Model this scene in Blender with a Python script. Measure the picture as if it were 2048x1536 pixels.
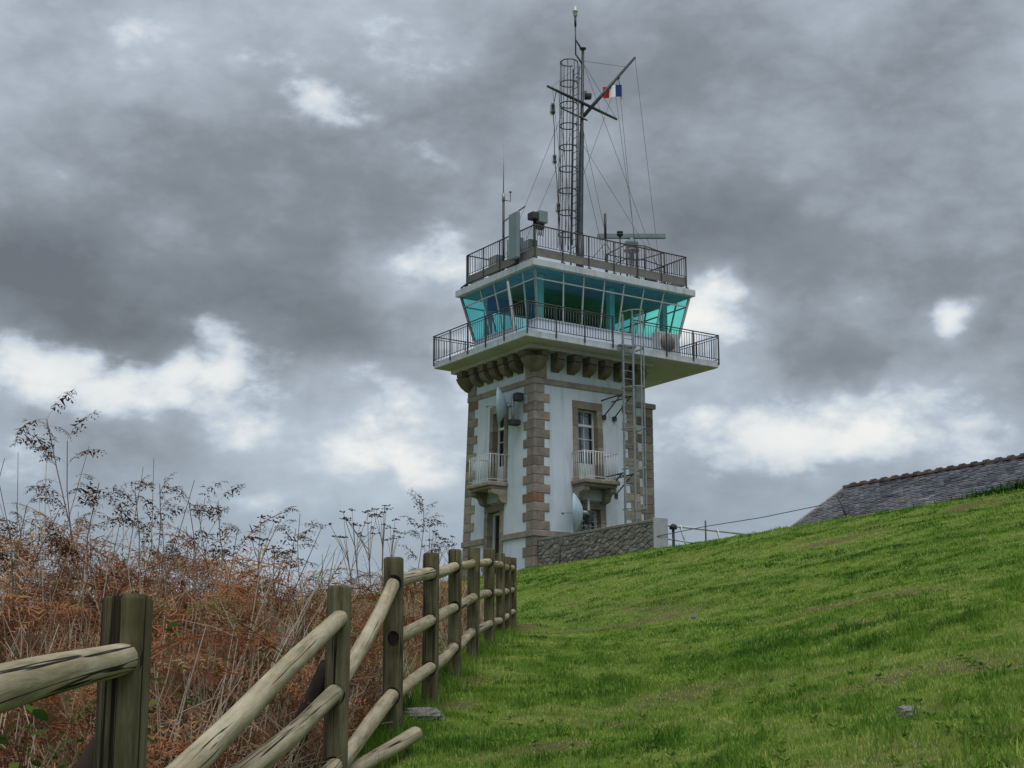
import bpy, math, random
import numpy as np
from math import radians, sin, cos, pi, sqrt
random.seed(7); RNG = np.random.default_rng(11)
sc = bpy.context.scene
for o in list(bpy.data.objects): bpy.data.objects.remove(o)
COL = sc.collection

# ------------------------------------------------------------------ camera (eye at z = 0)
cam_d = bpy.data.cameras.new('camera'); cam = bpy.data.objects.new('camera', cam_d); COL.objects.link(cam)
cam_d.sensor_width = 36.0; cam_d.lens = 36.0*3078/2048
cam_d.clip_start = 0.05; cam_d.clip_end = 9000
cam.location = (0, 0, 0); cam.rotation_euler = (radians(90+12.5), 0, 0)
sc.camera = cam

# ------------------------------------------------------------------ sun
SUN_AZ, SUN_EL = radians(168), radians(67)      # azimuth clockwise from +Y (behind the camera), elevation
sd = bpy.data.lights.new('sun', 'SUN'); so = bpy.data.objects.new('sun', sd); COL.objects.link(so)
sd.energy = 1.5; sd.angle = radians(50); sd.color = (1.0, 0.99, 0.97)
so.rotation_euler = (radians(90)-SUN_EL, 0, -SUN_AZ + pi)
so.location = (0, -20, 40)

# ------------------------------------------------------------------ view
sc.view_settings.view_transform = 'Standard'; sc.view_settings.look = 'None'
sc.view_settings.exposure = 0.5; sc.view_settings.gamma = 1.0; sc.view_settings.use_curve_mapping = False
sc.cycles.use_denoising = True
sc.cycles.max_bounces = 8; sc.cycles.transparent_max_bounces = 16; sc.cycles.diffuse_bounces = 3; sc.cycles.glossy_bounces = 3

# ------------------------------------------------------------------ world: Nishita sky under a broken cloud layer
W = bpy.data.worlds.new('World'); sc.world = W; W.use_nodes = True
nt = W.node_tree; nt.nodes.clear()
def N(t, **k):
    n = nt.nodes.new(t)
    for a, b in k.items(): setattr(n, a, b)
    return n
def LK(a, b): nt.links.new(a, b)
def M(op, a, b=None, c=None, clamp=False):
    n = N('ShaderNodeMath', operation=op); n.use_clamp = clamp
    for i, q in enumerate((a, b, c)):
        if q is None: continue
        if isinstance(q, (int, float)): n.inputs[i].default_value = q
        else: LK(q, n.inputs[i])
    return n.outputs[0]
STR = 0.1
out = N('ShaderNodeOutputWorld'); bg = N('ShaderNodeBackground'); bg.inputs[1].default_value = STR
sky = N('ShaderNodeTexSky', sky_type='NISHITA'); sky.sun_disc = False
sky.sun_elevation = SUN_EL; sky.sun_rotation = SUN_AZ; sky.air_density = 1.2; sky.dust_density = 2.0
tc = N('ShaderNodeTexCoord'); sep = N('ShaderNodeSeparateXYZ'); LK(tc.outputs['Generated'], sep.inputs[0])
az = M('ARCTAN2', sep.outputs[0], sep.outputs[1])
el = M('ARCSINE', sep.outputs[2])
# the cloud layer is a sheet overhead: coordinates squeeze towards the horizon
zz = M('MAXIMUM', sep.outputs[2], 0.0); den = M('ADD', zz, 0.16)
cx_ = M('DIVIDE', sep.outputs[0], den); cy_ = M('DIVIDE', sep.outputs[1], den)
cxy = N('ShaderNodeCombineXYZ'); LK(cx_, cxy.inputs[0]); LK(cy_, cxy.inputs[1])
def noise(vec, scale, detail, rough, dist=0.0, off=(0,0,0)):
    m = N('ShaderNodeMapping'); m.inputs['Location'].default_value = off; LK(vec, m.inputs[0])
    n = N('ShaderNodeTexNoise'); n.inputs['Scale'].default_value = scale; n.inputs['Detail'].default_value = detail
    n.inputs['Roughness'].default_value = rough; n.inputs['Distortion'].default_value = dist
    LK(m.outputs[0], n.inputs['Vector']); return n
sq = N('ShaderNodeVectorMath', operation='MULTIPLY'); LK(tc.outputs['Generated'], sq.inputs[0]); sq.inputs[1].default_value = (1, 1, 1.7)
nA = noise(sq.outputs[0], 3.6, 6, 0.52, 0.0, (3.1, 1.7, 0.4))
nB = noise(sq.outputs[0], 8.5, 6, 0.56, 0.0, (7.7, 2.2, 1.4))
nW = noise(tc.outputs['Generated'], 7.0, 4, 0.6, 0.0, (0.3, 0.9, 0.2))
nF = noise(sq.outputs[0], 21.0, 6, 0.6, 0.0, (1.3, 4.9, 2.2))
# heaped cloud: billows are folded noise
nP = noise(sq.outputs[0], 15.0, 5, 0.55, 0.0, (5.3, 8.1, 3.2))
puff = M('SUBTRACT', M('ABSOLUTE', M('SUBTRACT', nP.outputs[0], 0.5)), 0.09)
sw = N('ShaderNodeSeparateColor'); LK(nW.outputs['Color'], sw.inputs[0])
azw = M('ADD', az, M('MULTIPLY', M('SUBTRACT', sw.outputs[0], 0.5), 0.13))
elw = M('ADD', el, M('MULTIPLY', M('SUBTRACT', sw.outputs[1], 0.5), 0.085))
p3 = N('ShaderNodeCombineXYZ'); LK(azw, p3.inputs[0]); LK(elw, p3.inputs[1])
# cloud masses and gaps: azimuth, elevation, half widths (degrees), strength (+ thin bright, - thick dark)
BLOBS = [(-18.2,12.6,2.2,.7,.4),(-15.8,25.2,3.5,1.6,.16),(7.2,9.2,1.2,.9,.3),(11.0,10.6,2.2,.7,.3),(-13.0,11.9,3.6,.5,.34),(-6.0,9.6,2.0,.6,.3),(-1.9,13.2,.9,1.4,.38),(9.9,9.4,1.5,1.0,.3),(12.0,11.9,1.6,.5,.3),(17.5,9.3,1.6,.5,.2),(-9.5,24.6,5.0,1.4,.12),(-3.5,19.5,3.0,1.5,.08),(13.0,20.0,2.5,1.2,.06),(-13.0,9.6,3.0,.9,-.12),(-7.5,22.6,1.3,.8,.62),(-4.1,25.4,2.6,.9,.26),(-15.5,23.4,1.4,1.3,.22),(-14.2,12.9,4.4,.75,.46),(-11.6,13.2,1.2,.4,.5),
 (-9.8,10.6,1.9,.6,.62),(-4.8,11.0,1.4,1.2,.42),(-2.6,16.8,1.5,.85,.5),(-12.2,14.4,.7,.5,.35),(7.0,14.9,.85,.65,.75),(8.3,13.8,1.3,.6,.4),
 (7.6,10.6,2.7,1.0,.52),(15.8,12.1,1.7,.55,.45),(16.2,14.8,.7,.55,.55),(17.2,21.0,1.7,1.2,.14),(13.3,10.5,3.0,.8,.34),(18.2,10.9,1.4,.7,.3),
 (-9.2,7.5,.9,.4,.4),(-18.5,8.3,1.1,.7,.32),(.5,9.0,1.5,.6,.2),(-17.0,11.5,3.0,.6,.25),(3.0,14.0,3.0,1.6,.12),
 (-15.6,15.2,5.0,1.7,-.55),(-8.6,16.7,2.4,1.2,-.22),(-7.0,13.7,2.5,1.1,-.3),(8.8,18.0,2.2,1.6,-.2),(14.3,16.4,4.5,1.5,-.24),(-17,19.8,3.6,1.8,-.14),
 (17.5,24.2,3.0,2.4,-.18),(11.6,13.5,2.2,.8,-.25),(-11,20,2.5,1.4,-.08),(5.5,23.5,3.5,2.0,-.12)]
pos = neg = None
for a, e, sa, se, am in BLOBS:
    s = N('ShaderNodeVectorMath', operation='SUBTRACT'); LK(p3.outputs[0], s.inputs[0]); s.inputs[1].default_value = (radians(a), radians(e), 0)
    m = N('ShaderNodeVectorMath', operation='MULTIPLY'); LK(s.outputs[0], m.inputs[0]); m.inputs[1].default_value = (1/radians(sa), 1/radians(se), 0)
    d = N('ShaderNodeVectorMath', operation='DOT_PRODUCT'); LK(m.outputs[0], d.inputs[0]); LK(m.outputs[0], d.inputs[1])
    ex = M('EXPONENT', M('MULTIPLY', d.outputs['Value'], -0.5 if am > 0 else -0.7))
    if am > 0: pos = M('MULTIPLY', ex, am) if pos is None else M('MULTIPLY_ADD', ex, am, pos)
    else: neg = M('MULTIPLY', ex, am) if neg is None else M('MULTIPLY_ADD', ex, am, neg)
# gaps in the cloud have ragged, fairly crisp edges; the thick masses are soft
edge = M('ADD', pos, M('MULTIPLY', M('SUBTRACT', nF.outputs[0], 0.5), 0.95))
edge = M('ADD', edge, M('MULTIPLY', M('SUBTRACT', nB.outputs[0], 0.5), 0.65))
edge = M('MULTIPLY_ADD', puff, 1.5, edge)
gap = N('ShaderNodeMapRange'); gap.interpolation_type = 'SMOOTHSTEP'; LK(edge, gap.inputs[0]); gap.inputs[1].default_value = .20; gap.inputs[2].default_value = .82; gap.inputs[3].default_value = 0; gap.inputs[4].default_value = .44
val = M('ADD', gap.outputs[0], M('MULTIPLY_ADD', nA.outputs[0], 0.95, -0.135))
val = M('ADD', val, M('MULTIPLY', neg, 0.64))
val = M('MULTIPLY_ADD', pos, 0.20, val)
val = M('ADD', val, M('MULTIPLY', M('SUBTRACT', nB.outputs[0], 0.5), 0.32))
val = M('ADD', val, M('MULTIPLY', M('SUBTRACT', nF.outputs[0], 0.5), 0.12))
val = M('MULTIPLY_ADD', puff, 0.40, val)
ramp = N('ShaderNodeValToRGB'); LK(val, ramp.inputs[0]); cr = ramp.color_ramp
cr.elements[0].position = 0.0; cr.elements[0].color = (.10,.11,.122,1)
cr.elements[1].position = 1.0; cr.elements[1].color = (.69,.68,.65,1)
for ps, c in ((.2,(.165,.184,.204,1)),(.36,(.265,.302,.342,1)),(.52,(.385,.435,.485,1)),(.72,(.51,.54,.555,1))):
    e_ = cr.elements.new(ps); e_.color = c
# low cloud is seen through more air and is bluer
hz = N('ShaderNodeMapRange'); hz.interpolation_type = 'SMOOTHSTEP'; LK(el, hz.inputs[0])
hz.inputs[1].default_value = radians(13); hz.inputs[2].default_value = radians(3); hz.inputs[3].default_value = 0; hz.inputs[4].default_value = .6
mxh = N('ShaderNodeMix', data_type='RGBA'); LK(hz.outputs[0], mxh.inputs[0]); LK(ramp.outputs[0], mxh.inputs[6]); mxh.inputs[7].default_value = (.235,.30,.375,1)
scl = N('ShaderNodeVectorMath', operation='SCALE'); LK(mxh.outputs[2], scl.inputs[0]); scl.inputs['Scale'].default_value = 1/STR
mix = N('ShaderNodeMix', data_type='RGBA'); mix.inputs[0].default_value = 0.93
LK(sky.outputs[0], mix.inputs[6]); LK(scl.outputs[0], mix.inputs[7])
LK(mix.outputs[2], bg.inputs[0]); LK(bg.outputs[0], out.inputs[0])

# ------------------------------------------------------------------ materials
def new_mat(name):
    m = bpy.data.materials.new(name); m.use_nodes = True
    t = m.node_tree; b = t.nodes['Principled BSDF']; return m, t, b
def mat(name, c1, c2=None, scale=4, rough=.8, detail=6, speck=None, bump=0, bscale=None, rnd=0, metal=0, stretch=(1,1,1), spec=.3, dirt=None, streak=None):
    m, t, b = new_mat(name)
    b.inputs['Roughness'].default_value = rough; b.inputs['Metallic'].default_value = metal; b.inputs['Specular IOR Level'].default_value = spec
    tcn = t.nodes.new('ShaderNodeTexCoord'); mp = t.nodes.new('ShaderNodeMapping'); mp.inputs['Scale'].default_value = stretch
    t.links.new(tcn.outputs['Object'], mp.inputs[0])
    oi = t.nodes.new('ShaderNodeObjectInfo')
    addv = t.nodes.new('ShaderNodeVectorMath'); addv.operation = 'ADD'
    sclv = t.nodes.new('ShaderNodeVectorMath'); sclv.operation = 'SCALE'; sclv.inputs[0].default_value = (37, 23, 51); t.links.new(oi.outputs['Random'], sclv.inputs['Scale'])
    t.links.new(mp.outputs[0], addv.inputs[0]); t.links.new(sclv.outputs[0], addv.inputs[1]); vec = addv.outputs[0]
    def nz(s, d=6, r=.55):
        n = t.nodes.new('ShaderNodeTexNoise'); n.inputs['Scale'].default_value = s; n.inputs['Detail'].default_value = d; n.inputs['Roughness'].default_value = r
        t.links.new(vec, n.inputs['Vector']); return n.outputs[0]
    def rng(v, a, bb, lo=0, hi=1):
        n = t.nodes.new('ShaderNodeMapRange'); t.links.new(v, n.inputs[0]); n.inputs[1].default_value = a; n.inputs[2].default_value = bb; n.inputs[3].default_value = lo; n.inputs[4].default_value = hi; return n.outputs[0]
    def mixc(f, a, bb):
        n = t.nodes.new('ShaderNodeMix'); n.data_type = 'RGBA'
        if isinstance(f, float): n.inputs[0].default_value = f
        else: t.links.new(f, n.inputs[0])
        for i, q in ((6, a), (7, bb)):
            if isinstance(q, tuple): n.inputs[i].default_value = (*q, 1)
            else: t.links.new(q, n.inputs[i])
        return n.outputs[2]
    col = c1
    if c2 is not None: col = mixc(rng(nz(scale, detail), .35, .65), c1, c2)
    if speck: col = mixc(rng(nz(speck[1], 3), speck[3] if len(speck) > 3 else .55, .75, 0, speck[2]), col, speck[0])
    if dirt: col = mixc(rng(nz(dirt[1], 8, .65), .5, .8, 0, dirt[2]), col, dirt[0])
    if streak:      # rain runs: noise drawn out vertically
        m2 = t.nodes.new('ShaderNodeMapping'); m2.inputs['Scale'].default_value = (streak[1], streak[1], streak[1]*.09); t.links.new(addv.outputs[0], m2.inputs[0])
        n2 = t.nodes.new('ShaderNodeTexNoise'); n2.inputs['Scale'].default_value = 1; n2.inputs['Detail'].default_value = 7; n2.inputs['Roughness'].default_value = .6; t.links.new(m2.outputs[0], n2.inputs['Vector'])
        col = mixc(rng(n2.outputs[0], .52, .78, 0, streak[2]), col, streak[0])
    if rnd:
        h = t.nodes.new('ShaderNodeHueSaturation'); v = rng(oi.outputs['Random'], 0, 1, 1-rnd, 1+rnd); t.links.new(v, h.inputs['Value'])
        if isinstance(col, tuple): h.inputs['Color'].default_value = (*col, 1)
        else: t.links.new(col, h.inputs['Color'])
        col = h.outputs[0]
    if isinstance(col, tuple): b.inputs['Base Color'].default_value = (*col, 1)
    else: t.links.new(col, b.inputs['Base Color'])
    if bump:
        bn = t.nodes.new('ShaderNodeBump'); bn.inputs['Strength'].default_value = bump; bn.inputs['Distance'].default_value = .02
        t.links.new(nz(bscale or scale*4, 8, .6), bn.inputs['Height']); t.links.new(bn.outputs[0], b.inputs['Normal'])
    return m
MW = mat('white_render', (.59,.65,.745), (.535,.595,.685), 1.2, .9, speck=None, bump=.15, bscale=30, dirt=((.38,.39,.38), .9, .35), streak=((.33,.34,.33), 3.2, .6))
MCONC = mat('painted_concrete', (.55,.59,.65), (.46,.50,.55), 1.5, .85, bump=.2, bscale=14, dirt=((.26,.25,.22), 2.2, .55), streak=((.22,.2,.16), 5, .7))
MSOFF = mat('soffit_concrete', (.55,.49,.60), (.46,.41,.50), .8, .9, bump=.2, bscale=12, dirt=((.25,.22,.22), 1.5, .4))
MGR = mat('granite', (.285,.242,.20), (.19,.163,.14), 3, .85, speck=((.42,.37,.32), 55, .5), bump=.6, bscale=20, rnd=.28, dirt=((.10,.094,.085), 2.2, .65))
MGRR = mat('rusty_granite', (.235,.13,.085), (.17,.11,.08), 4, .85, speck=((.38,.28,.22), 55, .4), bump=.5, bscale=26)
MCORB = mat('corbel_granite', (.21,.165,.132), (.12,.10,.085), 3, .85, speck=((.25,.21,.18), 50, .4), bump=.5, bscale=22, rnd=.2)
MRUB = mat('rubble_stone', (.25,.235,.21), (.16,.152,.14), 5, .9, speck=((.34,.32,.29), 40, .4), bump=.7, bscale=18, rnd=.3)
MMORT = mat('mortar', (.25,.24,.22), (.17,.163,.15), 6, .95, bump=.6, bscale=30)
MCEM = mat('cement', (.40,.42,.44), (.32,.34,.36), 3, .9, bump=.2)
MMET = mat('dark_railing', (.045,.045,.048), (.07,.066,.062), 9, .5, metal=.3, spec=.4)
MROOFRAIL = mat('brown_railing', (.10,.088,.08), (.066,.058,.055), 9, .55, metal=.3)
MGALV = mat('galvanised', (.31,.335,.355), (.235,.255,.275), 6, .45, metal=.3, bump=.1)
MMAST = mat('mast_steel', (.075,.085,.095), (.05,.056,.062), 5, .5, metal=.4)
MWPAINT = mat('white_paint', (.60,.63,.64), (.52,.55,.56), 6, .5)
MALU = mat('grey_aluminium', (.50,.53,.55), (.42,.45,.47), 5, .45, metal=.2)
MDISH = mat('dish_fibreglass', (.34,.47,.56), (.42,.52,.57), 2.5, .5, dirt=((.22,.2,.14), 3, .6))
MBOX = mat('dark_box', (.055,.058,.068), (.04,.04,.045), 5, .6)
MPANEL = mat('grey_antenna', (.20,.265,.29), (.17,.225,.25), 2, .5)
MTOE = mat('toe_board', (.20,.192,.185), (.15,.145,.14), 3, .7, dirt=((.09,.08,.07), 2.5, .5))
MRED = mat('flag_red', (.62,.03,.03), rough=.8); MBLU = mat('flag_blue', (.022,.04,.17), rough=.8); MFWH = mat('flag_white', (.88,.88,.88), rough=.8)
MDARKW = mat('dark_brace', (.05,.04,.03), (.028,.022,.017), 6, .95, stretch=(1,1,.3), bump=.6)
def slate_mat():
    m, t, b = new_mat('slate'); b.inputs['Roughness'].default_value = .55; a = t.nodes.new('ShaderNodeAttribute'); a.attribute_name = 'rnd'
    r = t.nodes.new('ShaderNodeValToRGB'); t.links.new(a.outputs['Fac'], r.inputs[0]); e = r.color_ramp.elements; e[0].color = (.05,.05,.06,1); e[1].color = (.27,.27,.29,1)
    for p, c in ((.35,(.105,.108,.125)),(.6,(.15,.155,.175)),(.8,(.19,.165,.14))): q = e.new(p); q.color = (*c, 1)
    t.links.new(r.outputs[0], b.inputs['Base Color']); return m
MSLATE = slate_mat()
MTILE = mat('ridge_tile', (.115,.075,.06), (.065,.05,.045), 5, .85, rnd=.35, bump=.4)
MSTONE = mat('grey_stone', (.25,.24,.23), (.15,.145,.14), 9, .9, bump=.6, bscale=12, speck=((.36,.35,.33), 60, .4))
MWIRE = mat('wire', (.09,.095,.10), rough=.6)
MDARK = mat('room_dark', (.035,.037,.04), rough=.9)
MINT = mat('cabin_interior', (.20,.21,.21), (.16,.17,.17), 2, .8)
MCURT = mat('curtain', (.40,.44,.48), (.30,.33,.37), 5, .9, stretch=(6,6,.3))
MBLACK = mat('black_plastic', (.02,.02,.022), rough=.5)
# weathered rail wood: pale, with long drying cracks
def rail_mat(name, g3, crk_w=1.0, blo=(.72,.72,.68), moss=None):
    m, t, b = new_mat(name); b.inputs['Roughness'].default_value = .9; b.inputs['Specular IOR Level'].default_value = .15
    tcn = t.nodes.new('ShaderNodeTexCoord'); oi = t.nodes.new('ShaderNodeObjectInfo')
    av = t.nodes.new('ShaderNodeVectorMath'); av.operation = 'MULTIPLY_ADD'; t.links.new(oi.outputs['Random'], av.inputs[0]); av.inputs[1].default_value = (31, 17, 43); t.links.new(tcn.outputs['Object'], av.inputs[2])
    def mp(s):
        n = t.nodes.new('ShaderNodeMapping'); n.inputs['Scale'].default_value = s; t.links.new(av.outputs[0], n.inputs[0]); return n.outputs[0]
    def nz(v, s, d, r=.6, dist=0):
        n = t.nodes.new('ShaderNodeTexNoise'); n.inputs['Scale'].default_value = s; n.inputs['Detail'].default_value = d; n.inputs['Roughness'].default_value = r; n.inputs['Distortion'].default_value = dist; t.links.new(v, n.inputs['Vector']); return n.outputs[0]
    def ramp(v, els):
        n = t.nodes.new('ShaderNodeValToRGB'); t.links.new(v, n.inputs[0]); e = n.color_ramp.elements
        e[0].position, e[0].color = els[0][0], (*els[0][1], 1); e[1].position, e[1].color = els[-1][0], (*els[-1][1], 1)
        for p, c in els[1:-1]: q = e.new(p); q.color = (*c, 1)
        return n.outputs[0]
    grain = ramp(nz(mp((34, 34, 2.4)), 1.0, 9, .7, .4), [(.3,g3[0]),(.5,g3[1]),(.72,g3[2])])
    blot = ramp(nz(mp((3, 3, 2)), 1.5, 4), [(.35,blo),(.65,(1,1,1))])
    mul = t.nodes.new('ShaderNodeMix'); mul.data_type = 'RGBA'; mul.blend_type = 'MULTIPLY'; mul.inputs[0].default_value = 1; t.links.new(grain, mul.inputs[6]); t.links.new(blot, mul.inputs[7])
    crk = ramp(nz(mp((12, 12, .14)), 1.0, 4, .55, .12), [(.488,(0,0,0)),(.493,(1,1,1)),(.507,(1,1,1)),(.512,(0,0,0))])
    gate = ramp(nz(mp((2.2, 2.2, .45)), 1.3, 2), [(.46,(0,0,0)),(.50,(1,1,1))])
    g = t.nodes.new('ShaderNodeMix'); g.data_type = 'RGBA'; g.blend_type = 'MULTIPLY'; g.inputs[0].default_value = 1; t.links.new(crk, g.inputs[6]); t.links.new(gate, g.inputs[7])
    fin = t.nodes.new('ShaderNodeMix'); fin.data_type = 'RGBA'; t.links.new(g.outputs[2], fin.inputs[0]); t.links.new(mul.outputs[2], fin.inputs[6]); fin.inputs[7].default_value = (.02,.016,.012,1)
    t.links.new(fin.outputs[2], b.inputs['Base Color'])
    bn = t.nodes.new('ShaderNodeBump'); bn.inputs['Strength'].default_value = .6; bn.inputs['Distance'].default_value = .01
    inv = t.nodes.new('ShaderNodeMath'); inv.operation = 'MULTIPLY_ADD'; inv.inputs[1].default_value = -1.5; t.links.new(g.outputs[2], inv.inputs[0]); t.links.new(grain, inv.inputs[2])
    t.links.new(inv.outputs[0], bn.inputs['Height']); t.links.new(bn.outputs[0], b.inputs['Normal'])
    return m
MRAIL = rail_mat('weathered_rail', ((.23,.185,.11),(.42,.365,.25),(.55,.50,.375)))
MPOST = rail_mat('mossy_post', ((.065,.056,.034),(.15,.136,.082),(.245,.225,.155)), blo=(.48,.48,.38))
def glass_mat(name, tint, refl, f0):
    m = bpy.data.materials.new(name); m.use_nodes = True; t = m.node_tree; t.nodes.clear()
    o = t.nodes.new('ShaderNodeOutputMaterial'); tr = t.nodes.new('ShaderNodeBsdfTransparent'); tr.inputs[0].default_value = (*tint, 1)
    gl = t.nodes.new('ShaderNodeBsdfGlossy'); gl.inputs['Roughness'].default_value = .02; gl.inputs[0].default_value = (*refl, 1)
    ge = t.nodes.new('ShaderNodeNewGeometry'); dt = t.nodes.new('ShaderNodeVectorMath'); dt.operation = 'DOT_PRODUCT'; t.links.new(ge.outputs['Normal'], dt.inputs[0]); t.links.new(ge.outputs['Incoming'], dt.inputs[1])
    def mm(op, a, b):
        n = t.nodes.new('ShaderNodeMath'); n.operation = op
        for i, q in enumerate((a, b)):
            if isinstance(q, (int, float)): n.inputs[i].default_value = q
            else: t.links.new(q, n.inputs[i])
        return n
    ab = mm('ABSOLUTE', dt.outputs['Value'], 0); fr_ = mm('MULTIPLY', mm('POWER', mm('SUBTRACT', 1.0, ab.outputs[0]).outputs[0], 4.0).outputs[0], .9); fr_ = mm('ADD', fr_.outputs[0], f0)
    mx = t.nodes.new('ShaderNodeMixShader'); t.links.new(fr_.outputs[0], mx.inputs[0]); t.links.new(tr.outputs[0], mx.inputs[1]); t.links.new(gl.outputs[0], mx.inputs[2])
    t.links.new(mx.outputs[0], o.inputs[0]); return m
MGLASS = glass_mat('teal_glass', (.40,.83,.79), (.3,.5,1.0), .06)
MCLEAR = glass_mat('clear_glass', (.78,.84,.86), (1,1,1), .08)
# foliage: colour from a per-leaf value stored on the mesh
def leaf_mat(name, els, transl=.3, patch=None):
    m = bpy.data.materials.new(name); m.use_nodes = True; t = m.node_tree; t.nodes.clear()
    o = t.nodes.new('ShaderNodeOutputMaterial'); a = t.nodes.new('ShaderNodeAttribute'); a.attribute_name = 'rnd'
    r = t.nodes.new('ShaderNodeValToRGB'); t.links.new(a.outputs['Fac'], r.inputs[0]); e = r.color_ramp.elements
    e[0].position, e[0].color = els[0][0], (*els[0][1], 1); e[1].position, e[1].color = els[-1][0], (*els[-1][1], 1)
    for p, c in els[1:-1]: q = e.new(p); q.color = (*c, 1)
    d = t.nodes.new('ShaderNodeBsdfDiffuse'); tl = t.nodes.new('ShaderNodeBsdfTranslucent'); mx = t.nodes.new('ShaderNodeMixShader'); mx.inputs[0].default_value = transl
    t.links.new(r.outputs[0], d.inputs[0]); t.links.new(r.outputs[0], tl.inputs[0]); t.links.new(d.outputs[0], mx.inputs[1]); t.links.new(tl.outputs[0], mx.inputs[2]); t.links.new(mx.outputs[0], o.inputs[0])
    return m
MGRASS = leaf_mat('grass_blades', [(0,(.055,.13,.022)),(.3,(.17,.30,.048)),(.55,(.34,.46,.09)),(.78,(.52,.51,.19)),(1,(.48,.38,.22))], .35)
MBRACK = leaf_mat('dead_bracken', [(0,(.09,.042,.028)),(.28,(.215,.08,.04)),(.52,(.36,.16,.075)),(.78,(.47,.31,.175)),(.93,(.17,.16,.06)),(1,(.13,.145,.05))], .25)
MSTEM = leaf_mat('dry_stems', [(0,(.13,.08,.05)),(.5,(.34,.26,.18)),(1,(.56,.50,.42))], .0)
MBRAM = leaf_mat('bramble_leaf', [(0,(.03,.075,.018)),(.6,(.06,.13,.025)),(1,(.13,.15,.04))], .3)
MDARKFERN = leaf_mat('withered_frond', [(0,(.05,.03,.022)),(.5,(.115,.062,.04)),(.85,(.17,.10,.055)),(1,(.12,.11,.04))], .2)

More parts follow.
